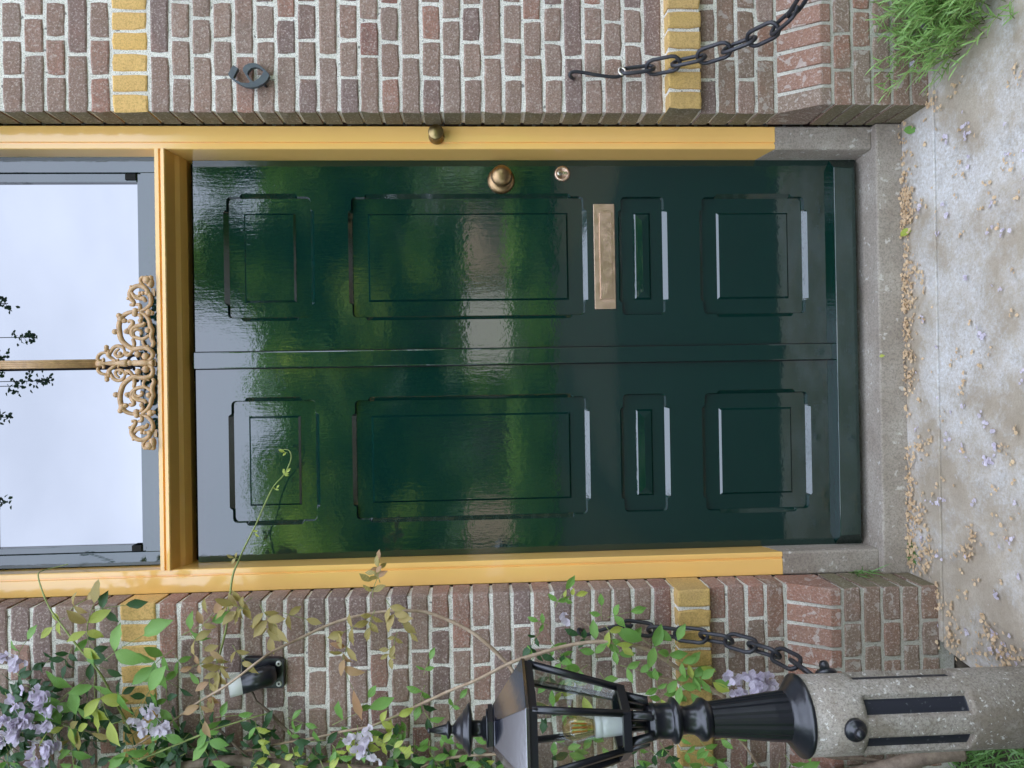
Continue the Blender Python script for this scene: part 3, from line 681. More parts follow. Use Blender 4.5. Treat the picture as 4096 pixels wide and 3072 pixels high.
chain('black iron chain sweeping right from its wall hook beside the door', pathR, .0765, [at(2295, 314, .01), at(2288, 312, -.02), at(2279, 300, -.03), at(2290, 288, -.032), at(2326, 289, -.032), at(2395, 301, -.032), at(2455, 308, -.032), at(2485, 302, -.032), at(2496, 291, -.032)],
      lambda rl: [ringc - rl + Vector((.013 * math.cos(t), .006 * math.cos(t), .010 * math.sin(t))) for t in [2 * math.pi * k / 14 for k in range(14)]])

# ------------------------------------------------------------------ stone post and lantern
ZP = .6325
def az(deg):      # azimuth measured from the direction towards the camera, positive to the left of the photo's door side
    base = math.atan2(CAM.y - PY, CAM.x - PX); return base + R(deg)
post = empty('stone_post', (PX, PY, -.05), 'round lichened concrete post with black grooves carrying the lantern', 'post')
RP = .0925; b = MB(); N = 90; hz0, hz1 = at(3896, 2830, PY - .09).z, at(3472, 2830, PY - .09).z
slots = [(d - 11.5, d + 11.5) for d in (-7, 52, 112, 172, -67, -127)]
def rad(j, z):
    if not (hz0 - .001 < z < hz1 + .001): return RP
    a = 360 * j / N
    for lo, hi in slots:
        c = (lo + hi) / 2; d = (a - c + 180) % 360 - 180
        if abs(d) < 13.9: return RP - .012
    return RP
zs = [-.1, hz0 - .012, hz0, hz0 + .001, hz0 + .006, hz1 - .006, hz1 - .001, hz1, hz1 + .012, ZP]
rings = []
b0 = az(0)
for zz in zs:
    ring = []
    for j in range(N):
        r_ = rad(j, zz) if hz0 + .0005 <= zz <= hz1 - .0005 else RP
        ring.append((r_ * math.cos(b0 - R(360 * j / N)), r_ * math.sin(b0 - R(360 * j / N)), zz + .05))
    rings.append(ring)
b.loft(rings, smooth=False); me = b.build('shaft', [M_POST, M_SLOT], post)
for p in me.data.polygons:
    rr = [math.hypot(me.data.vertices[i].co.x, me.data.vertices[i].co.y) for i in p.vertices]
    if len(p.vertices) < 8:
        if sum(r_ < RP - .005 for r_ in rr) >= 3: p.material_index = 1
        p.use_smooth = max(rr) - min(rr) < .001
kz = at(3446, 2913, PY - .12).z
for d in (23, 143, -97):
    b = MB(); b.lathe([(-.004, .027), (.004, .0265), (.009, .022), (.013, .0125), (.022, .012), (.028, .010), (.031, .0055), (.032, .0005)], (0, 0, 0), 18, 'Y')
    o = b.build('studded_boss', M_BLACKP, post); a = b0 - R(d); o.location = (RP * math.cos(a), RP * math.sin(a), kz + .05); o.rotation_euler = (0, 0, a + math.pi / 2)
ln = empty('garden_lantern', (PX, PY, ZP), 'black six sided lantern with clear panes and filament bulb on the post', 'lantern')
def lz(X, Yc=None): Yc = 2892 - 31 * (X - 1709) / 1502; return at(X, Yc, PY).z - ZP
S = 1 / 1680
LXo = .0
b = MB(); b.lathe([(0, .0), (0, .093), (.004, .096), (.010, .095), (.014, .088), (.022, .080), (.030, .070), (.036, .062), (.040, .0600)], (0, 0, 0), 40); b.build('base_flange', M_BLACKP, ln)
# fluted flare
b = MB(); z0, z1 = .037, lz(2838); rg = []
for zz, r_ in ((z0, .0585), (z0 + .04, .0555), (z1 - .06, .0455), (z1, .0400)):
    rg.append([(r_ * (1 - .045 * (j % 4 == 0)) * math.cos(2 * math.pi * j / 48), r_ * (1 - .045 * (j % 4 == 0)) * math.sin(2 * math.pi * j / 48), zz) for j in range(48)])
b.loft(rg); b.build('fluted_column', M_BLACKP, ln)
b = MB(); b.lathe([(lz(X), r_ * S) for X, r_ in ((2840, 66), (2828, 72), (2815, 82), (2800, 82), (2786, 66), (2770, 56), (2742, 52), (2722, 55), (2712, 72), (2702, 86), (2690, 88), (2680, 72), (2676, 68), (2622, 67), (2618, 70), (2604, 71), (2600, 66), (2590, 67), (2583, 60), (2580, 30))], (0, 0, 0), 36); b.build('ringed_neck', M_BLACKP, ln)
HX = [-73.5 + 60 * k for k in range(6)]      # hexagon corners, degrees from camera direction, right-hand side negative
perp = b0
def hexp(k, r_, zz):
    # lateral = r sin(angle) to the left of the picture's right side
    a = R(HX[k % 6]); d = b0 - a; return Vector((r_ * math.cos(d), r_ * math.sin(d), zz))
zt1, zt0, zb1, zb0 = lz(2093), lz(2107), lz(2480), lz(2502)
RT, RB = .1455, .0800
b = MB(); b.loft([[hexp(k, RB + .006, zb0) for k in range(6)], [hexp(k, RB + .0085, zb1 + .006) for k in range(6)], [hexp(k, RB - .012, zb1 + .006) for k in range(6)], [hexp(k, RB - .012, zb0) for k in range(6)]], caps=False)
b.add([hexp(k, RB - .012, zb0 + .001) for k in range(6)], [(0, 1, 2, 3, 4, 5)]); b.build('bottom_ring', M_BLACKP, ln, bevel=.001)
b = MB(); b.loft([[hexp(k, RT + .003, zt0 - .016) for k in range(6)], [hexp(k, RT + .0065, zt1) for k in range(6)], [hexp(k, RT - .012, zt1) for k in range(6)], [hexp(k, RT - .012, zt0 - .016) for k in range(6)]], caps=False); b.build('top_ring', M_BLACKP, ln, bevel=.001)
for k in range(6):
    b = MB(); p, q = hexp(k, RB - .001, zb1 - .004), hexp(k, RT - .002, zt0 - .004); b.tube([p, q], [.0088, .0095], 4, .8); b.build('glazing_bar', M_BLACKP, ln)
    c = [hexp(k, RB - .006, zb1), hexp(k + 1, RB - .006, zb1), hexp(k + 1, RT - .007, zt0 - .008), hexp(k, RT - .007, zt0 - .008)]
    m_ = (c[0] + c[1] + c[2] + c[3]) / 4; nr = (c[1] - c[0]).cross(c[3] - c[0]).normalized(); b = MB(); b.add(c, [(0, 1, 2, 3)]); b.build('glass_pane', M_GLASS, ln, fix=False)
rb = MB(); zr0, zr1 = zt1 - .001, lz(1971)
rb.loft([[hexp(k, RT + .010, zr0 - .006) for k in range(6)], [hexp(k, RT + .0105, zr0 + .002) for k in range(6)], [hexp(k, .052, zr1) for k in range(6)]]); rb.build('roof', M_ROOFP, ln, bevel=.0012)
b = MB(); b.loft([[hexp(k, r_, z) for k in range(6)] for z, r_ in ((zr1 + .0005, .054), (zr1 + .011, .054), (zr1 + .011, .050))]); b.lathe([(lz(X), r_ * S) for X, r_ in ((1952, 72), (1944, 72), (1943, 46), (1934, 45), (1926, 30), (1892, 32), (1888, 60), (1882, 94), (1876, 97), (1870, 92), (1858, 74), (1853, 72), (1850, 60), (1838, 48), (1829, 40), (1822, 30), (1812, 16), (1804, 16), (1800, 30), (1795, 34), (1790, 34), (1785, 22), (1779, 20), (1722, 8), (1720, 10), (1714, 11), (1709, 5))], (0, 0, 0), 32)
b.build('finial', M_BLACKP, ln)
for k in range(6):
    b = MB(); p, q = hexp(k, .047, lz(2586)), hexp(k, .060, zb0 + .002); b.tube([p + Vector((0, 0, -.004)), p, q], [.012, .012, .012], 4); b.build('strut', M_BLACKP, ln)
b = MB(); b.tube([(0, 0, lz(2590)), (0, 0, zb0 + .004)], .012, 12); b.build('conduit', M_BLACKP, ln)
bo = Vector((-.006, -.004, 0))
b = MB(); b.lathe([(zb0 + .002, .019), (zb0 + .012, .021), (lz(2430), .0232), (lz(2408), .0238), (lz(2406), .0225), (lz(2403), .0238), (lz(2378), .0238), (lz(2376), .018)], bo, 24); b.build('lamp_holder', M_PORC, ln)
z0 = lz(2380)
bu = MB(); bu.lathe([(z0, .0175), (z0 + .008, .0185), (z0 + .030, .0245), (z0 + .048, .0285), (z0 + .060, .0280), (z0 + .071, .0225), (z0 + .078, .013), (z0 + .0805, .001)], bo, 24); bulb = bu.build('light_bulb', M_AMBER, ln)
b = MB()
for k in range(6):
    a = 2 * math.pi * k / 6; b.tube([bo + Vector((.009 * math.cos(a), .009 * math.sin(a), z0 + .020)), bo + Vector((.011 * math.cos(a), .011 * math.sin(a), z0 + .056))], .0011, 6)
b.build('filament', M_FIL, bulb)
b = MB(); b.lathe([(z0 + .002, .006), (z0 + .02, .004), (z0 + .056, .0015)], bo, 10); b.build('glass_stem', M_AMBER, bulb)

# ------------------------------------------------------------------ wisteria
vine = empty('wisteria', gnd(3760, 3040), 'climbing wisteria with lilac flowers on the wall left of the door', 'climber')
vl = vine.location
def stem(px_, r0, r1, mat, n=6):
    pts = [p - vl for p in spline([at(X, Y, y) for X, Y, y in px_], 7)]; m_ = len(pts)
    b = MB(); b.tube(pts, [r0 + (r1 - r0) * i / (m_ - 1) + rnd.uniform(-.0003, .0003) for i in range(m_)], n); b.build('stem', mat, vine); return pts
stem([(532, 2989, -.05), (579, 2961, -.05), (694, 2883, -.06), (787, 2813, -.08), (903, 2744, -.15), (1024, 2653, -.16), (1093, 2605, -.12), (1209, 2549, -.08), (1302, 2505, -.06), (1394, 2473, -.05), (1487, 2454, -.04), (1580, 2443, -.04), (1695, 2447, -.04), (1788, 2478, -.05), (1880, 2524, -.06), (1950, 2577, -.07), (2029, 2656, -.07), (2060, 2700, -.08), (2120, 2800, -.06)], .0030, .0062, M_TAN)
stem([(2900, 2790, -.05), (2700, 2665, -.06), (2603, 2605, -.08), (2534, 2582, -.09), (2441, 2568, -.10), (2349, 2570, -.10), (2256, 2586, -.10), (2141, 2619, -.11), (2048, 2649, -.12), (1904, 2721, -.12), (1811, 2758, -.11), (1672, 2822, -.10), (1556, 2876, -.09), (1478, 2906, -.08), (1380, 2924, -.07), (1330, 2935, -.04)], .0068, .0035, M_TAN)
stem([(870, 2650, -.06), (905, 2512, -.07), (918, 2400, -.05), (931, 2304, -.02), (954, 2244, .02), (981, 2184, .05), (1024, 2098, .08), (1061, 2013, .10), (1093, 1948, .11), (1133, 1902, .12), (1156, 1860, .12), (1165, 1828, .12), (1158, 1804, .12), (1140, 1798, .12), (1117, 1801, .12)], .0034, .0014, M_SHOOT)
stem([(520, 2920, -.04), (491, 2860, -.05), (458, 2804, -.06), (417, 2721, -.08), (375, 2660, -.10), (319, 2596, -.10), (259, 2517, -.08), (208, 2447, -.06), (176, 2383, -.04), (153, 2304, .02), (170, 2283, .06), (231, 2267, .09), (273, 2256, .10)], .0036, .0014, M_SHOOT)
stem([(403, 2910, -.04), (470, 2890, -.06), (555, 2869, -.07)], .002, .0015, M_SHOOT)
stem([(528, 3054, -.06), (694, 2984, -.08), (824, 2931, -.09), (893, 2906, -.09), (1024, 2866, -.08), (1090, 2850, -.06)], .0032, .002, M_SHOOT)
stem([(1024, 2806, -.04), (1070, 2843, -.04), (1140, 2915, -.04), (1255, 3008, -.05), (1330, 3072, -.05)], .004, .006, M_TRUNK)
stem([(960, 3010, -.04), (1024, 2996, -.04), (1140, 2971, -.05), (1255, 2952, -.05), (1380, 2925, -.05)], .004, .003, M_TAN)
stem([(980, 2700, -.03), (1005, 2760, -.03), (1024, 2806, -.04)], .003, .004, M_TRUNK)
stem([(840, 2890, -.04), (900, 2940, -.04), (960, 3000, -.05), (1010, 3040, -.05)], .003, .005, M_TRUNK)
stem([(1680, 3072, -.06), (1760, 3040, -.06), (1850, 3025, -.06), (1960, 3018, -.06), (2060, 3020, -.06), (2150, 3045, -.05)], .004, .004, M_TAN)
stem([(2600, 2700, -.05), (2780, 2760, -.03), (2960, 2960, -.03), (3040, 3072, -.04)], .0035, .0045, M_TAN)
stem([(2440, 2560, -.05), (2380, 2520, -.05), (2290, 2460, -.04)], .0022, .0012, M_TAN)
stem([(3200, 3000, -.10), (3330, 3028, -.12), (3480, 3040, -.10), (3600, 3072, -.10)], .005, .007, M_TRUNK)
tr = stem([(500, 3110, -.05), (760, 3060, -.06), (900, 3040, -.06), (1100, 3056, -.06), (1400, 3080, -.07), (1900, 3110, -.08), (2600, 3140, -.08), (3100, 3130, -.09), (3420, 3095, -.12), (3600, 3055, -.17), (3740, 3020, -.20), (3850, 3010, -.21)], .012, .024, M_TRUNK, 8)
# leaflets
_lf = {}
def leaf_mesh(mat, v):
    if (mat, v) in _lf: return _lf[(mat, v)]
    r_ = random.Random(v * 7 + 3); b = MB(); vs = []; n = 7; droop = r_.uniform(.1, .9); fold = r_.uniform(.12, .55); side = r_.uniform(-.25, .25)
    wd = [0, .13, .20, .225, .19, .10, 0]; wav = [r_.uniform(-.035, .035) for _ in range(n)]
    for i in range(n):
        t = i / (n - 1); xx = t * (1 - .12 * droop * t); zz = -droop * .32 * t * t; yy = side * .22 * t * t; w = wd[i] * r_.uniform(.92, 1.06)
        vs += [(xx, yy - w, zz + w * fold + wav[i]), (xx, yy, zz), (xx, yy + w, zz + w * fold - wav[i])]
    fs = []
    for i in range(n - 1):
        a = i * 3; fs += [(a, a + 1, a + 4, a + 3), (a + 1, a + 2, a + 5, a + 4)]
    b.add(vs, fs, 0, True); _lf[(mat, v)] = b.build('leaf', LEAFM[mat], mesh_only=True); return _lf[(mat, v)]
NLEAF = [0]; extra = {}
def place_leaf(base, d, up, ln_, mat):
    """base world point, direction d, surface normal up"""
    d = d.normalized(); up = (up - d * up.dot(d)).normalized(); s = d.cross(up)
    m = Matrix((d, -s, up)).transposed().to_4x4() @ Matrix.Scale(ln_, 4); m.translation = base
    NLEAF[0] += 1
    me = leaf_mesh(mat, rnd.randrange(7))
    if NLEAF[0] <= 300:
        o = link(me, 'leaf', vine); mm = m.copy(); mm.translation = base - vl; o.matrix_local = mm
    else:
        b = extra.setdefault(mat, MB()); mm = m.copy(); mm.translation = base - vl
        b.add([mm @ v.co for v in me.vertices], [tuple(p.vertices) for p in me.polygons], 0, True)
def sdir(ang, out=.0):
    """direction in the picture plane: angle in the photo (0 = picture right, 90 = picture down)"""
    a = R(ang); return Vector((-math.sin(a), -out, -math.cos(a)))
def spray(X, Y, y, ang, n, ln_, mat, spread=70, twig=.06):
    """a compound leaf: twig with n leaflets ending in a terminal leaflet"""
    o = at(X, Y, y); d = sdir(ang, rnd.uniform(.05, .35)).normalized(); pts = [o + d * (twig * t) + Vector((0, 0, -.25 * twig * t * t)) for t in (0, .35, .7, 1)]
    b = MB(); b.tube([p - vl for p in pts], [.0011, .001, .0009, .0008], 4); b.build('leaf_stalk', M_SHOOT, vine)
    up0 = Vector((rnd.uniform(-.3, .3), -1, rnd.uniform(.1, .8)))
    k = 0
    for i in range(n):
        mt = mat if len(mat) == 1 else mat[rnd.randrange(len(mat))]
        if i == n - 1: place_leaf(pts[-1], d + Vector((0, 0, -.2)), up0, ln_ * rnd.uniform(.95, 1.15), mt); continue
        t = .35 + .65 * (i // 2) / max(1, (n - 1) // 2); sgn = 1 if i % 2 else -1
        dd = sdir(ang + sgn * spread * rnd.uniform(.7, 1.15), rnd.uniform(-.1, .6)) + Vector((0, 0, -.15))
        place_leaf(o + d * (twig * t), dd, up0 + Vector((rnd.uniform(-.5, .5), 0, rnd.uniform(-.4, .5))), ln_ * rnd.uniform(.75, 1.05), mt)
SP = [ # X, Y, y, angle, n, leaflet length, colours
 (1010, 2390, -.10, 150, 5, .060, 'o'), (1040, 2420, -.10, 60, 5, .062, 'o'), (1080, 2450, -.09, 100, 5, .058, 'oo'), (1000, 2440, -.11, 200, 4, .055, 'o'), (1130, 2450, -.08, 20, 3, .050, 'o'),
 (1520, 2330, -.08, 250, 5, .042, 'ob'), (1545, 2400, -.09, 60, 6, .058, 'o'), (1500, 2440, -.08, 120, 5, .048, 'o'), (1490, 2390, -.06, 270, 4, .045, 'o'), (1520, 2290, -.06, 255, 3, .035, 'bo'),
 (1440, 2500, -.08, 165, 4, .055, 'o'), (1400, 2560, -.09, 120, 5, .052, 'ob'), (1370, 2620, -.10, 85, 2, .085, 'b'), (1590, 2530, -.07, 120, 3, .035, 'o'), (1560, 2580, -.07, 100, 5, .032, 'o'), (1600, 2480, -.07, 60, 2, .035, 'o'),
 (800, 2520, -.10, 300, 4, .055, 'bo'), (760, 2540, -.09, 40, 4, .055, 'ob'), (870, 2600, -.08, 100, 5, .050, 'oo'), (900, 2640, -.09, 120, 5, .052, 'o'), (930, 2580, -.08, 60, 4, .050, 'o'), (840, 2700, -.10, 100, 4, .048, 'ob'), (800, 2790, -.13, 90, 3, .055, 'b'), (890, 2510, -.07, 280, 3, .045, 'o'), (820, 2650, -.09, 170, 3, .04, 'b'),
 (690, 2600, -.07, 150, 5, .070, 'g'), (730, 2540, -.07, 330, 3, .07, 'g'), (700, 2620, -.06, 60, 3, .05, 'g'),
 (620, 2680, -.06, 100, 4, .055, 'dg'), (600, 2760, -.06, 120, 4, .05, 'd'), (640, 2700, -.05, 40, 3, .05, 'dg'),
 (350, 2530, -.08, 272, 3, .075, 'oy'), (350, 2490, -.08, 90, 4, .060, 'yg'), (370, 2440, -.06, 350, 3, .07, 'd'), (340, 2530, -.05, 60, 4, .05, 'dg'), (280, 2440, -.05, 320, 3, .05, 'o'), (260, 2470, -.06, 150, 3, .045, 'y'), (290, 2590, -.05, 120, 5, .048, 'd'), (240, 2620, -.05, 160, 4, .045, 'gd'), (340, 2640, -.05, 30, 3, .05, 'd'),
 (420, 2640, -.11, 320, 3, .105, 'g'), (380, 2700, -.11, 100, 4, .075, 'yg'), (400, 2740, -.11, 80, 3, .085, 'y'), (340, 2720, -.09, 150, 4, .09, 'g'), (320, 2790, -.08, 110, 4, .07, 'g'), (270, 2780, -.07, 140, 3, .06, 'gd'),
 (70, 2630, -.07, 290, 2, .05, 'g'), (60, 2690, -.06, 30, 4, .05, 'gd'), (20, 2770, -.06, 60, 4, .055, 'd'), (100, 2740, -.05, 20, 4, .05, 'd'), (210, 2700, -.04, 100, 5, .045, 'd'),
 (180, 2900, -.08, 60, 4, .05, 'yo'), (250, 2900, -.10, 20, 5, .060, 'oy'), (290, 2960, -.10, 90, 4, .07, 'g'), (300, 3020, -.10, 100, 3, .06, 'g'), (200, 3030, -.09, 100, 4, .07, 'g'), (20, 2930, -.07, 70, 4, .06, 'gd'), (30, 3010, -.08, 90, 4, .06, 'g'),
 (520, 2900, -.10, 290, 2, .10, 'g'), (500, 2960, -.10, 80, 4, .08, 'g'), (540, 2990, -.10, 110, 4, .07, 'yg'), (560, 2900, -.09, 20, 2, .06, 'g'),
 (720, 2860, -.08, 150, 4, .055, 'g'), (800, 2880, -.09, 60, 5, .055, 'g'), (830, 2920, -.10, 80, 4, .075, 'g'), (860, 2870, -.10, 350, 2, .05, 'g'), (760, 2930, -.06, 140, 4, .05, 'd'), (680, 2820, -.06, 250, 3, .05, 'dg'),
 (750, 3010, -.08, 160, 4, .05, 'd'), (820, 3000, -.07, 60, 4, .05, 'd'), (1020, 2880, -.08, 80, 4, .05, 'yg'), (1000, 3040, -.08, 30, 4, .05, 'y'),
 (1100, 2900, -.05, 120, 4, .05, 'd'), (1150, 2870, -.05, 20, 3, .04, 'g'), (1170, 2990, -.10, 80, 4, .045, 'y'), (1160, 2950, -.06, 300, 3, .03, 'g'), (1060, 2990, -.06, 100, 4, .06, 'd'), (1080, 2940, -.06, 200, 3, .05, 'd'),
 (1330, 2900, -.11, 330, 2, .085, 'g'), (1310, 2960, -.10, 180, 4, .055, 'gd'), (1330, 2980, -.11, 60, 5, .05, 'yg'), (1360, 2950, -.12, 20, 4, .05, 'oy'), (1400, 3010, -.12, 320, 3, .045, 'y'), (1280, 3040, -.10, 70, 4, .06, 'g'), (1340, 3050, -.10, 100, 4, .06, 'yg'),
 (1430, 2860, -.10, 290, 3, .05, 'g'), (1430, 2900, -.10, 90, 4, .05, 'g'), (1500, 2900, -.12, 330, 3, .055, 'y'), (1510, 2960, -.13, 20, 4, .045, 'y'), (1520, 3030, -.12, 80, 3, .06, 'g'), (1560, 2990, -.06, 60, 5, .06, 'd'), (1640, 3010, -.06, 90, 4, .06, 'd'), (1600, 3050, -.07, 120, 4, .05, 'dg'),
 (1700, 2740, -.06, 120, 4, .05, 'g'), (1695, 2700, -.06, 280, 3, .04, 'g'), (1700, 2850, -.08, 60, 2, .055, 'g'), (1690, 2790, -.05, 90, 2, .05, 'dg'), (1720, 2960, -.07, 100, 4, .045, 'g'), (1640, 2920, -.06, 170, 5, .035, 'g'), (1660, 2960, -.06, 100, 4, .035, 'dg'), (1760, 2930, -.05, 40, 3, .04, 'g'), (1720, 3010, -.08, 60, 4, .05, 'gd'), (1760, 3040, -.08, 120, 3, .05, 'g'),
 (1800, 2840, -.05, 300, 3, .035, 'g'), (1820, 2910, -.06, 30, 4, .045, 'g'), (1880, 2980, -.05, 60, 4, .045, 'd'), (1940, 3030, -.05, 110, 4, .05, 'dg'), (2000, 3050, -.05, 60, 3, .05, 'd'),
 (2220, 2430, -.06, 290, 3, .050, 'g'), (2240, 2400, -.06, 340, 4, .035, 'gy'), (2190, 2500, -.06, 200, 3, .035, 'g'), (2160, 2530, -.06, 140, 4, .045, 'dg'), (2200, 2560, -.06, 60, 4, .045, 'g'), (2170, 2600, -.05, 150, 4, .045, 'd'), (2230, 2630, -.07, 60, 5, .045, 'g'), (2200, 2680, -.06, 100, 5, .05, 'gd'), (2290, 2690, -.07, 80, 3, .06, 'gy'), (2270, 2660, -.06, 200, 3, .05, 'd'),
 (2430, 2470, -.09, 340, 3, .05, 'g'), (2420, 2500, -.10, 60, 4, .055, 'gy'), (2450, 2530, -.10, 100, 3, .045, 'yg'), (2410, 2480, -.09, 250, 2, .045, 'g'),
 (2350, 2660, -.08, 150, 3, .065, 'g'), (2390, 2640, -.08, 250, 3, .06, 'g'), (2400, 2690, -.08, 60, 3, .055, 'g'), (2460, 2640, -.08, 300, 3, .055, 'g'), (2480, 2660, -.08, 20, 4, .055, 'g'), (2360, 2560, -.05, 200, 3, .045, 'd'),
 (2660, 2600, -.10, 200, 3, .085, 'g'), (2670, 2650, -.10, 280, 4, .060, 'g'), (2700, 2640, -.10, 20, 5, .055, 'gy'), (2690, 2690, -.10, 60, 5, .060, 'g'), (2740, 2700, -.09, 10, 5, .060, 'g'), (2760, 2670, -.09, 40, 3, .055, 'yg'), (2720, 2740, -.08, 120, 4, .05, 'g'), (2660, 2780, -.08, 140, 4, .045, 'gy'), (2640, 2770, -.08, 240, 3, .045, 'g'), (2700, 2800, -.06, 90, 4, .045, 'g'),
 (2560, 2960, -.06, 100, 4, .05, 'dg'), (2600, 3000, -.06, 40, 4, .05, 'd'), (2640, 2970, -.06, 60, 4, .045, 'gd'), (2700, 2960, -.08, 340, 3, .045, 'g'), (2720, 3000, -.08, 20, 4, .05, 'g'), (2800, 2960, -.08, 60, 4, .055, 'g'), (2860, 2960, -.08, 350, 4, .045, 'gy'), (2820, 3030, -.08, 120, 4, .06, 'g'), (2760, 3060, -.08, 90, 4, .05, 'g'), (2880, 2920, -.07, 320, 3, .045, 'dg'), (2540, 3040, -.06, 90, 4, .05, 'd'), (2960, 3050, -.08, 60, 5, .05, 'g'),
 (2250, 2830, -.04, 60, 4, .05, 'g'), (2200, 2800, -.04, 120, 4, .05, 'd'), (2280, 2880, -.04, 40, 4, .05, 'g'), (2190, 2950, -.05, 30, 4, .06, 'g'), (2280, 2980, -.05, 100, 4, .06, 'gd'), (2350, 2920, -.04, 60, 3, .05, 'dg'), (2240, 2740, -.05, 80, 3, .05, 'y'),
 (3140, 3020, -.14, 60, 3, .07, 'g'), (3120, 3050, -.14, 110, 3, .07, 'g'), (3190, 2985, -.14, 0, 3, .05, 'g'), (3180, 3050, -.13, 40, 3, .06, 'gy'),
 (1100, 1960, .10, 300, 3, .014, 'y'), (1133, 1900, .115, 310, 5, .020, 'y'), (1010, 2120, .07, 60, 2, .018, 'y'), (950, 2235, .02, 200, 3, .026, 'o'), (1150, 1812, .12, 200, 2, .02, 'y')]
SP.sort(key=lambda s: -s[5])
for s_ in SP:
    tw = s_[5] * (1.15 if s_[5] > .03 else .6)
    spray(s_[0], s_[1], s_[2], s_[3], s_[4], s_[5] * .98, s_[6], twig=tw)
# inner foliage by the wall, upper left; its shade put into dark leaf colour
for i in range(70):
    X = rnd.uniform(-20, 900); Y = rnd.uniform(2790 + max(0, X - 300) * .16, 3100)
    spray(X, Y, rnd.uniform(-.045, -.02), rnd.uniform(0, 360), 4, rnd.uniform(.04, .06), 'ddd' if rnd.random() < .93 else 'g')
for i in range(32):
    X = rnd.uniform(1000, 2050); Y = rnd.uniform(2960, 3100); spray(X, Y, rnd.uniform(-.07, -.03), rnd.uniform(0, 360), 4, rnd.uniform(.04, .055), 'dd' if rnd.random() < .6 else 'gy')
for mt, b in extra.items():
    o = b.build('foliage', LEAFM[mt], vine, fix=False); o['kind'] = 'stuff'
# flower racemes
def petal(b, c, d, up, s):
    d = d.normalized(); up = (up - d * up.dot(d)); up = up.normalized() if up.length > .01 else Vector((0, 0, 1)); w = d.cross(up)
    vs = [c, c + d * s * .45 + w * s * .42 + up * s * .16, c + d * s * .98 + w * s * .22 + up * s * .05, c + d * s * 1.02 - w * s * .22 + up * s * .05, c + d * s * .45 - w * s * .42 + up * s * .16, c + d * s * .55 + up * s * .02]
    b.add(vs, [(0, 5, 1), (1, 5, 2), (2, 5, 3), (3, 5, 4), (4, 5, 0)], 0, True)
def raceme(X, Y, y, ang, ln_, wdt, n, sz=.025):
    o = at(X, Y, y) - vl; d = sdir(ang).normalized(); w = sdir(ang + 90).normalized(); b = MB()
    for i in range(int(n * .62)):
        t = rnd.random(); c = o + d * (ln_ * t) + w * (rnd.uniform(-1, 1) * wdt * (1 - .5 * t)) + Vector((0, rnd.uniform(-.02, .01), 0))
        f = Vector((rnd.uniform(-1, 1), -.7, rnd.uniform(-1, .6)))
        for k in range(3): petal(b, c, f + Vector((rnd.uniform(-1, 1), rnd.uniform(-.4, .4), rnd.uniform(-1, 1))), Vector((0, -1, .3)), sz * rnd.uniform(.8, 1.15))
    b.tube([o, o + d * ln_], .0012, 4); b.build('flower_cluster', M_PETAL, vine, fix=False)
for r_ in ((30, 2610, -.10, 30, .05, .04, 14), (30, 2790, -.12, 60, .10, .06, 30), (110, 2800, -.12, 40, .09, .07, 34), (20, 2870, -.11, 80, .07, .05, 22), (110, 2960, -.11, 20, .08, .05, 18), (120, 3040, -.10, 60, .05, .04, 14),
           (580, 2820, -.10, 50, .09, .045, 22), (625, 2890, -.09, 20, .06, .025, 10), (1430, 2930, -.13, 60, .10, .035, 20), (1470, 2920, -.13, 100, .05, .025, 8), (2970, 2690, -.11, 95, .08, .055, 46), (3040, 2700, -.11, 100, .07, .04, 34), (3080, 2720, -.10, 90, .06, .03, 16), (2248, 2460, -.07, 0, .02, .015, 4), (530, 2905, -.08, 20, .05, .02, 6)):
    raceme(*r_)

# ------------------------------------------------------------------ tufts and ground cover
def blade(b, p, d, ln_, w, droop, mi=0):
    d = d.normalized(); s = d.cross(Vector((rnd.uniform(-.5, .5), rnd.uniform(-.5, .5), 1))).normalized(); vs = []
    for i in range(5):
        t = i / 4; c = p + d * (ln_ * t) + Vector((0, 0, -droop * ln_ * t * t)); ww = w * (math.sin(math.pi * min(1, .18 + t * .82)) ** .7 if t < 1 else 0)
        vs += [c - s * ww, c + s * ww]
    b.add(vs, [(2 * i, 2 * i + 1, 2 * i + 3, 2 * i + 2) for i in range(4)], mi, True)
tf = empty('leafy_tuft', (1.10, -.28, 0), 'bushy green tuft of narrow leaves growing at the foot of the right wall', 'plant'); tl = tf.location
bs, bl_ = MB(), MB()
for i in range(300):
    p = Vector((1.12 + rnd.gauss(0, .09), -.26 + rnd.gauss(0, .08), 0)); a = rnd.uniform(0, 2 * math.pi); le = rnd.uniform(.25, 1.05)
    d = Vector((math.cos(a) * le, math.sin(a) * le * .8 - .15, 1.1)).normalized(); h = rnd.uniform(.10, .27)
    d.x -= .12
    pts = [p + d * h * t + Vector((0, 0, -.15 * h * t * t)) for t in (0, .33, .66, 1)]
    pts = [Vector((q.x, min(q.y, -.088), q.z)) for q in pts]
    bs.tube([q - tl for q in pts], [.0013, .0012, .001, .0007], 3)
    for k in range(15):
        t = .12 + .88 * k / 14; q = p + d * h * t + Vector((0, 0, -.15 * h * t * t)); q.y = min(q.y, -.09); a2 = k * 2.4 + rnd.uniform(-.4, .4)
        dd = d * .9 + Vector((math.cos(a2), math.sin(a2), .1)) * rnd.uniform(.45, .9)
        if q.y > -.11: dd.y = -abs(dd.y)
        blade(bl_, q - tl, dd, rnd.uniform(.030, .058), .0022, .2)
bs.build('stem', M_SHOOT, tf, fix=False)['kind'] = 'stuff'; o = bl_.build('foliage', M_LAV, tf, fix=False); o['kind'] = 'stuff'
b = MB()
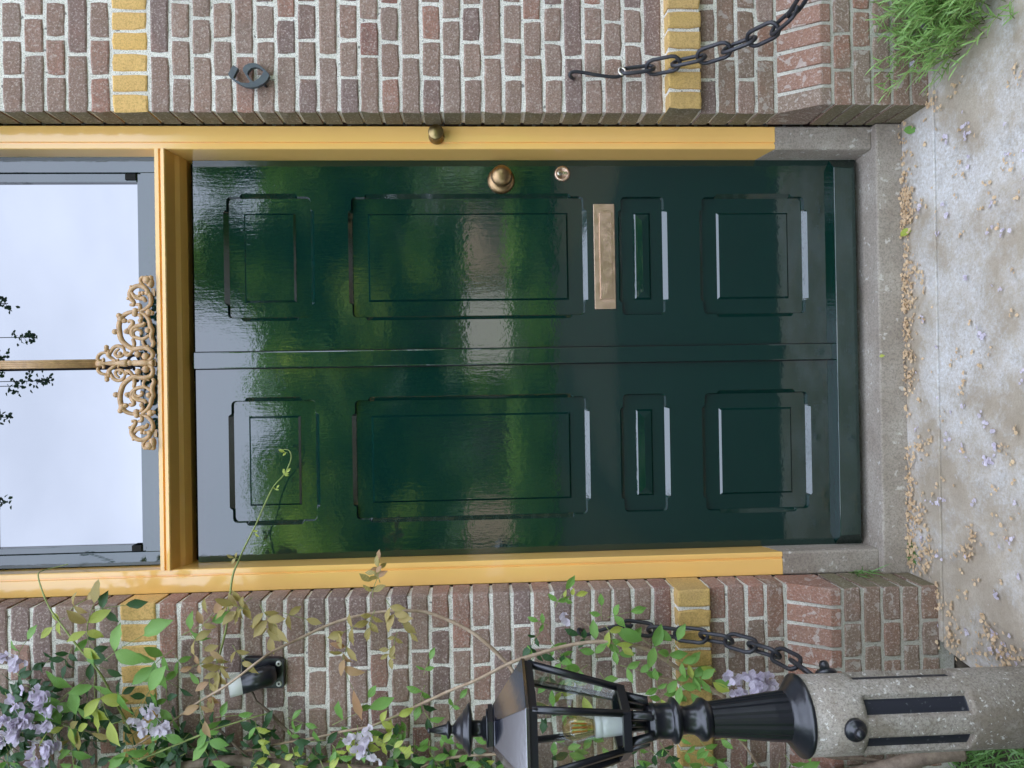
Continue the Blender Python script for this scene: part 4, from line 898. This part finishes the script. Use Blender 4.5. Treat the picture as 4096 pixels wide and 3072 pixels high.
for (X, Y) in ((3640, 262), (3690, 110)):
    p = gnd(X, Y, .09); 
    for k in range(4): petal(b, p - tl, Vector((rnd.uniform(-1, 1), -1, rnd.uniform(-1, 1))), Vector((0, -1, .3)), .016)
b.build('caught_petal', M_PETAL, tf, fix=False)
# grass bed left of the post, round the trunk foot
b = MB()
for i in range(2600):
    x = rnd.uniform(-1.5, -.99); y = rnd.uniform(-.85, -.085)
    if math.hypot(x - PX, y - PY) < .11: continue
    blade(b, Vector((x, y, -.055)), Vector((rnd.uniform(-1, 1), rnd.uniform(-1, 1), 1.3)), rnd.uniform(.05, .13), .0024, .5)
tag(b.build('grass', M_GRASS, fix=False), 'long green grass beside the foot of the stone post', 'grass', kind='stuff')
# weeds in the corner by the left stone foot
wdp = empty('weed', gnd(3640, 2210), 'small weed with feathery leaves in the left corner of the threshold', 'weed'); b = MB(); wl_ = wdp.location
for i in range(70):
    a = rnd.uniform(0, 6.28); blade(b, Vector((rnd.uniform(-.03, .03), rnd.uniform(-.02, .02), .0)), Vector((math.cos(a), math.sin(a) - .3, .7)), rnd.uniform(.02, .055), .0022, .6)
b.build('foliage', M_GRASS, wdp, fix=False)['kind'] = 'stuff'
c = at(3450, 2288, .06); wd2 = empty('weed', c, 'thin grassy weed lying against the left stone foot of the frame', 'weed'); b = MB()
for i in range(26): blade(b, Vector((rnd.uniform(-.01, .01), 0, rnd.uniform(-.03, .03))), Vector((rnd.uniform(-.4, .5), -.4, rnd.uniform(-1, 1))), rnd.uniform(.03, .08), .0016, .2)
b.build('foliage', M_GRASS, wd2, fix=False)['kind'] = 'stuff'

# fallen petals and leaves
def litter(b, x, y, z, s, flat=.25):
    a = rnd.uniform(0, 6.28); d = Vector((math.cos(a), math.sin(a), rnd.uniform(-.1, flat))); petal(b, Vector((x, y, z + .001 + max(0, s * .15))), d, Vector((rnd.uniform(-.5, .5), rnd.uniform(-.5, .5), 1)), s)
bd, bp = MB(), MB()
def heap(b, X, Y, n, sp, s=.012):
    p = gnd(X, Y)
    for i in range(n):
        x, y = p.x + rnd.gauss(0, sp), p.y + rnd.gauss(0, sp * .7)
        y = min(y, .068 if -.62 < x < .83 else -.082); litter(b, x, y, rnd.uniform(0, .008), s * rnd.uniform(.7, 1.3))
dens = [(560, 4), (640, 5), (720, 9), (780, 16), (830, 18), (880, 16), (930, 8), (1000, 6), (1060, 10), (1100, 14), (1160, 16), (1220, 16), (1290, 14), (1350, 10), (1420, 12), (1500, 14), (1550, 5), (1640, 3), (1800, 8), (1850, 6), (1920, 10), (1980, 12), (2030, 14), (2080, 12), (2140, 10), (2180, 16), (2230, 16)]
for Y, n in dens:
    for i in range(int(n * 2.4)):
        p = gnd(3610, Y + rnd.uniform(-28, 28)); y = .070 - abs(rnd.gauss(0, .030)); litter(bd, p.x, y, rnd.uniform(0, .008), .0120 * rnd.uniform(.6, 1.3), .3)
for X, Y, n, sp in ((3640, 850, 26, .03), (3640, 780, 18, .03), (3700, 1130, 12, .02), (3690, 1800, 16, .018), (3720, 1760, 8, .015), (3700, 2080, 22, .03), (3720, 2200, 30, .03), (3700, 2260, 24, .03), (3900, 2150, 18, .017), (3880, 2200, 24, .022), (3760, 2400, 10, .02), (3800, 2440, 14, .02), (3820, 2560, 22, .022), (3960, 2530, 26, .03), (4010, 2620, 40, .035), (3930, 2660, 16, .03), (4060, 2660, 26, .03), (3850, 2640, 10, .02), (3740, 420, 12, .03), (4080, 300, 12, .02), (3860, 1560, 10, .02), (3830, 340, 6, .02), (3620, 500, 12, .02)): heap(bd, X, Y, n, sp)
for i in range(95): heap(bd, rnd.uniform(3680, 4110), rnd.uniform(350, 2700), rnd.randint(1, 3), .006, .011)
for i in range(55): heap(bp, rnd.uniform(3640, 4110), rnd.uniform(450, 2700), rnd.randint(1, 3), .005, .012)
for X, Y, n, sp in ((3960, 1850, 7, .010), (3990, 1790, 4, .01), (3930, 1330, 4, .008), (3880, 1110, 5, .006), (4020, 930, 4, .006), (3870, 500, 4, .006), (3790, 560, 3, .006), (3690, 840, 3, .008), (3990, 2370, 4, .01), (4000, 2560, 8, .02), (3770, 2000, 4, .01)): heap(bp, X, Y, n, sp, .014)
tag(bd.build('dried_petals', M_DRY, fix=False), 'brown dried wisteria petals drifted along the threshold and path', 'petals', kind='stuff')
tag(bp.build('fallen_petals', M_PETAL, fix=False), 'fresh lilac petals scattered over the concrete path', 'petals', kind='stuff')
for X, Y, mt, s, lab in ((3605, 945, 'y', .052, 'fallen green leaf lying on the dried petals by the threshold'), (3522, 1425, 'y', .022, 'small yellow leaf scrap on the stone threshold'), (3620, 520, 'g', .055, 'curled green leaf in the right corner of the threshold')):
    p = gnd(X, Y, ZT if X < 3560 else .012); me = leaf_mesh(mt, 3); o = link(me, 'fallen_leaf', loc=p + Vector((0, 0, .004)), rot=(.1, .25, rnd.uniform(-2.4, -.8))); o.scale = (s, s, s); tag(o, lab, 'leaf')

# ------------------------------------------------------------------ garden opposite (seen mirrored in the paint and glass)
M_SETT = stone('dark setts to dim mirrored ground', (.035, .031, .028), (.05, .043, .038), (.07, .06, .055), .70)  # invented dark paving, keeps the door's lower reflections dark
p3 = slab('path', [(-1.3, -.667), (1.9, -.667), (1.9, -11), (-1.3, -11)], -.055, -.008, M_SETT, .005); tag(p3, 'unseen path, paved dark so the door mirrors little light', kind='structure')
M_LAWN = stone('mown lawn', (.05, .10, .025), (.075, .14, .035), (.10, .17, .05), .66)
b = MB(); b.add([(-40, -45, -.02), (40, -45, -.02), (40, -11.01, -.02), (-40, -11.01, -.02)], [(0, 1, 2, 3)]); tag(b.build('lawn', M_LAWN), 'open lawn across from the house', kind='structure')
def crownm(name, a, b_, tr=.4):
    m = M(name, .5, a); m.coord('Object'); c = m.mix(m.ramp(m.noise(.9, 3, .6), (.42, 0), (.56, 1)), a, b_)
    m.color(c); t = m.N('ShaderNodeBsdfTranslucent'); m.L(c, t.inputs[0]); x = m.N('ShaderNodeMixShader'); x.inputs[0].default_value = tr
    o = m.t.nodes['Material Output']; m.L(m.b.outputs[0], x.inputs[1]); m.L(t.outputs[0], x.inputs[2]); m.L(x.outputs[0], o.inputs[0]); return m.m
M_CROWN = crownm('tree crown leaf', (.07, .17, .04), (.30, .52, .08))
M_CROWN2 = crownm('light tree crown leaf', (.12, .26, .04), (.52, .70, .10))
def tree(x, y, h, w, mt, n, seed, low=.15, lab=''):
    r_ = random.Random(seed); root = empty('tree', (x, y, -.02), lab, 'tree', 'trees standing across the garden')
    b = MB(); b.tube([(0, 0, 0), (.05, 0, h * .4), (0, .1, h * .75)], [.14, .10, .04], 8)
    cl = [(r_.uniform(-w, w) * .75, r_.uniform(-w, w) * .5, h * r_.uniform(low, .86), r_.uniform(.35, .75) * w * .6) for _ in range(22)]
    for c in cl[:8]: b.tube([(0, 0, h * .35), (c[0] * .5, c[1] * .5, c[2] * .8), (c[0], c[1], c[2])], [.05, .03, .015], 5)
    b.build('trunk', M_TRUNK, root); b = MB()
    for i in range(n):
        c = cl[r_.randrange(len(cl))]; d = Vector((r_.gauss(0, 1), r_.gauss(0, 1), r_.gauss(0, .8))).normalized() * c[3] * r_.uniform(.6, 1.05); p = Vector(c[:3]) + d
        t = Vector((r_.uniform(-1, 1), r_.uniform(-1, 1), r_.uniform(-1, 1))).normalized(); u = t.cross(Vector((r_.uniform(-1, 1), r_.uniform(-1, 1), 1))).normalized(); s = r_.uniform(.11, .24)
        b.add([p - t * s, p - u * s * .5, p + t * s, p + u * s * .5], [(0, 1, 2, 3)])
    b.build('crown', mt, root, fix=False)
tree(3.4, -11.0, 6.9, 1.9, M_CROWN, 6500, 1, .30, 'dense green tree opposite the right jamb')
tree(1.2, -12.2, 6.9, 1.8, M_CROWN2, 6500, 2, .30, 'light green tree opposite the right door panels')
tree(-.9, -13.5, 6.6, 1.8, M_CROWN, 5500, 3, .30, 'darker green tree opposite the left door panels')
tree(-3.3, -12.6, 6.4, 1.9, M_CROWN2, 5500, 4, .28, 'light green tree opposite the left jamb')
tree(-4.6, -3.2, 8.0, 2.5, M_CROWN, 9000, 21, .05, 'large unseen tree added at the left to block side sky light')  # added out of view to block sky light from the left
tree(-3.0, -.9, 4.6, 1.1, M_CROWN, 5000, 22, .1, 'unseen bushy tree added at the left to dim the wall')  # second added tree, thickens the light block on the left
tree(6.4, -4.0, 7.0, 2.2, M_CROWN2, 6000, 23, .1, 'large unseen tree added at the right to cut sky light')  # added out of view, holds back sky light from the right
tree(6.6, -12.0, 8.0, 2.3, M_CROWN2, 5000, 5, .2, 'tall light tree far right across the garden')
tree(-6.6, -12.5, 7.5, 2.4, M_CROWN, 5000, 6, .2, 'broad tree far left across the garden')
tree(2.4, -15.5, 7.6, 2.2, M_CROWN, 5500, 7, .32, 'tall dark tree behind the light green one')
tree(-2.2, -16.5, 7.0, 2.2, M_CROWN, 5000, 8, .32, 'dark tree standing behind the two left trees')
M_WW = M('whitewash', .8, (.80, .76, .70)).m; M_PK = M('pinkish render', .85, (.62, .46, .36)).m
b = MB(); b.box((.7, -20.4, -.02), (2.95, -20, 1.5)); tag(b.build('garden_wall', M_WW), 'sunlit whitewashed garden wall across the lawn', 'wall')
b = MB(); b.box((3.4, -20.4, -.02), (5.2, -20, 1.5)); tag(b.build('garden_wall', M_PK), 'sunlit pinkish garden wall next to the whitewashed one', 'wall')
b = MB(); b.box((-4.7, -20.4, -.02), (-3.6, -20, 1.6)); tag(b.build('garden_wall', M_PK), 'sunlit pinkish garden wall across the lawn to the left', 'wall')
b = MB(); b.box((-1.7, -18.6, -.02), (-1.25, -18, 1.4)); tag(b.build('garden_shed', M_PK), 'small pinkish shed among the far trees', 'shed')
def hedge(x0, x1, y, h, lab, seed, k=1.0, mt=None):
    r_ = random.Random(seed); b = MB()
    for i in range(int((x1 - x0) * 420)):
        p = Vector((r_.uniform(x0, x1), y + r_.uniform(-.5, .5), r_.uniform(0, h))); t = Vector((r_.uniform(-1, 1), r_.uniform(-1, 1), r_.uniform(-1, 1))).normalized(); u = t.cross(Vector((0, .3, 1))).normalized(); q = r_.uniform(.07, .13) * k
        b.add([p - t * q, p - u * q * .6, p + t * q, p + u * q * .6], [(0, 1, 2, 3)])
    tag(b.build('hedge', mt or M_CROWN, fix=False), lab, 'hedge')
hedge(-12, -5.6, -19, 2.6, 'long green hedge on the far left of the garden', 1); hedge(6.8, 13, -19, 2.8, 'long green hedge on the far right of the garden', 2); hedge(-6.0, 7, -21.5, 3.3, 'green hedge rising behind the garden walls', 3, 1.6)
hedge(-14, 14, -24, 6.6, 'tall hedge closing the garden behind the walls', 4, 2.6, M_CROWN2)

# pergola above the forecourt with wisteria racemes (seen mirrored in the fanlight)
pg = empty('pergola', (0, -1.35, 3.5), 'grey timber pergola beam high over the forecourt', 'pergola')
b = MB(); b.box((-3.2, -.05, .80), (3.2, .05, .94)); b.build('beam', M_TRUNK, pg)
for x in (-3.1, 3.1): b = MB(); b.box((x - .05, -.05, -3.5), (x + .05, .05, .80)); b.build('upright', M_TRUNK, pg)
def hang(X, Y, d, hh, n):
    e = at(X, Y, .2); u = (e - CAM).normalized(); u.y = -u.y; q = e + u * (d / abs(u.y)); b = MB()
    root = empty('hanging_raceme', q, None)
    for i in range(int(n * .6)):
        t = rnd.random(); c = Vector((rnd.gauss(0, .024) * (1 - t * .5), rnd.gauss(0, .028), -hh * t)); petal(b, c, Vector((rnd.uniform(-1, 1), rnd.uniform(-1, 1), rnd.uniform(-1, .3))), Vector((0, 0, 1)), .022)
    b.tube([(0, 0, 4.3 - q.z), (0, 0, -hh)], .002, 4); col.objects.unlink(root); bpy.data.objects.remove(root)
    o = b.build('hanging_raceme', LEAFM['d'], fix=False); o.location = q; return o
labs = []
WH = ['small raceme at the very top of the fanlight, nearest the door middle', 'short raceme cut by the photo edge right of the bar', 'tiny raceme just right of the bar', 'fullest raceme immediately left of the upright bar', 'smaller raceme beside the fullest one, left of the bar', 'short raceme cut by the photo edge left of the bar', 'lone raceme in the left half of the fanlight', 'raceme hanging just above the photo edge by the bar']
for k, (X, Y, hh, n) in enumerate(((62, 1350, .10, 60), (-20, 1215, .07, 50), (-30, 1430, .09, 60), (110, 1525, .12, 90), (30, 1545, .08, 60), (-20, 1670, .08, 50), (-20, 2010, .07, 50), (-60, 1500, .10, 50))):
    o = hang(X, Y, 1.55, hh, n); labs.append(o)
    tag(o, 'dark mirrored ' + WH[k], 'raceme', 'racemes dangling from the pergola')

b = MB(); b.box((.42, -11.3, -.02), (1.7, -11.0, 1.5)); tag(b.build('bright_patch_wall', M_WW), 'unseen white wall added for the bright patch mirrored in the door', 'wall')  # invented wall, supplies the bright patch reflected in the paint
hedge(-5, 6.5, -10.3, .75, 'low ragged ground cover edging the lawn', 9)
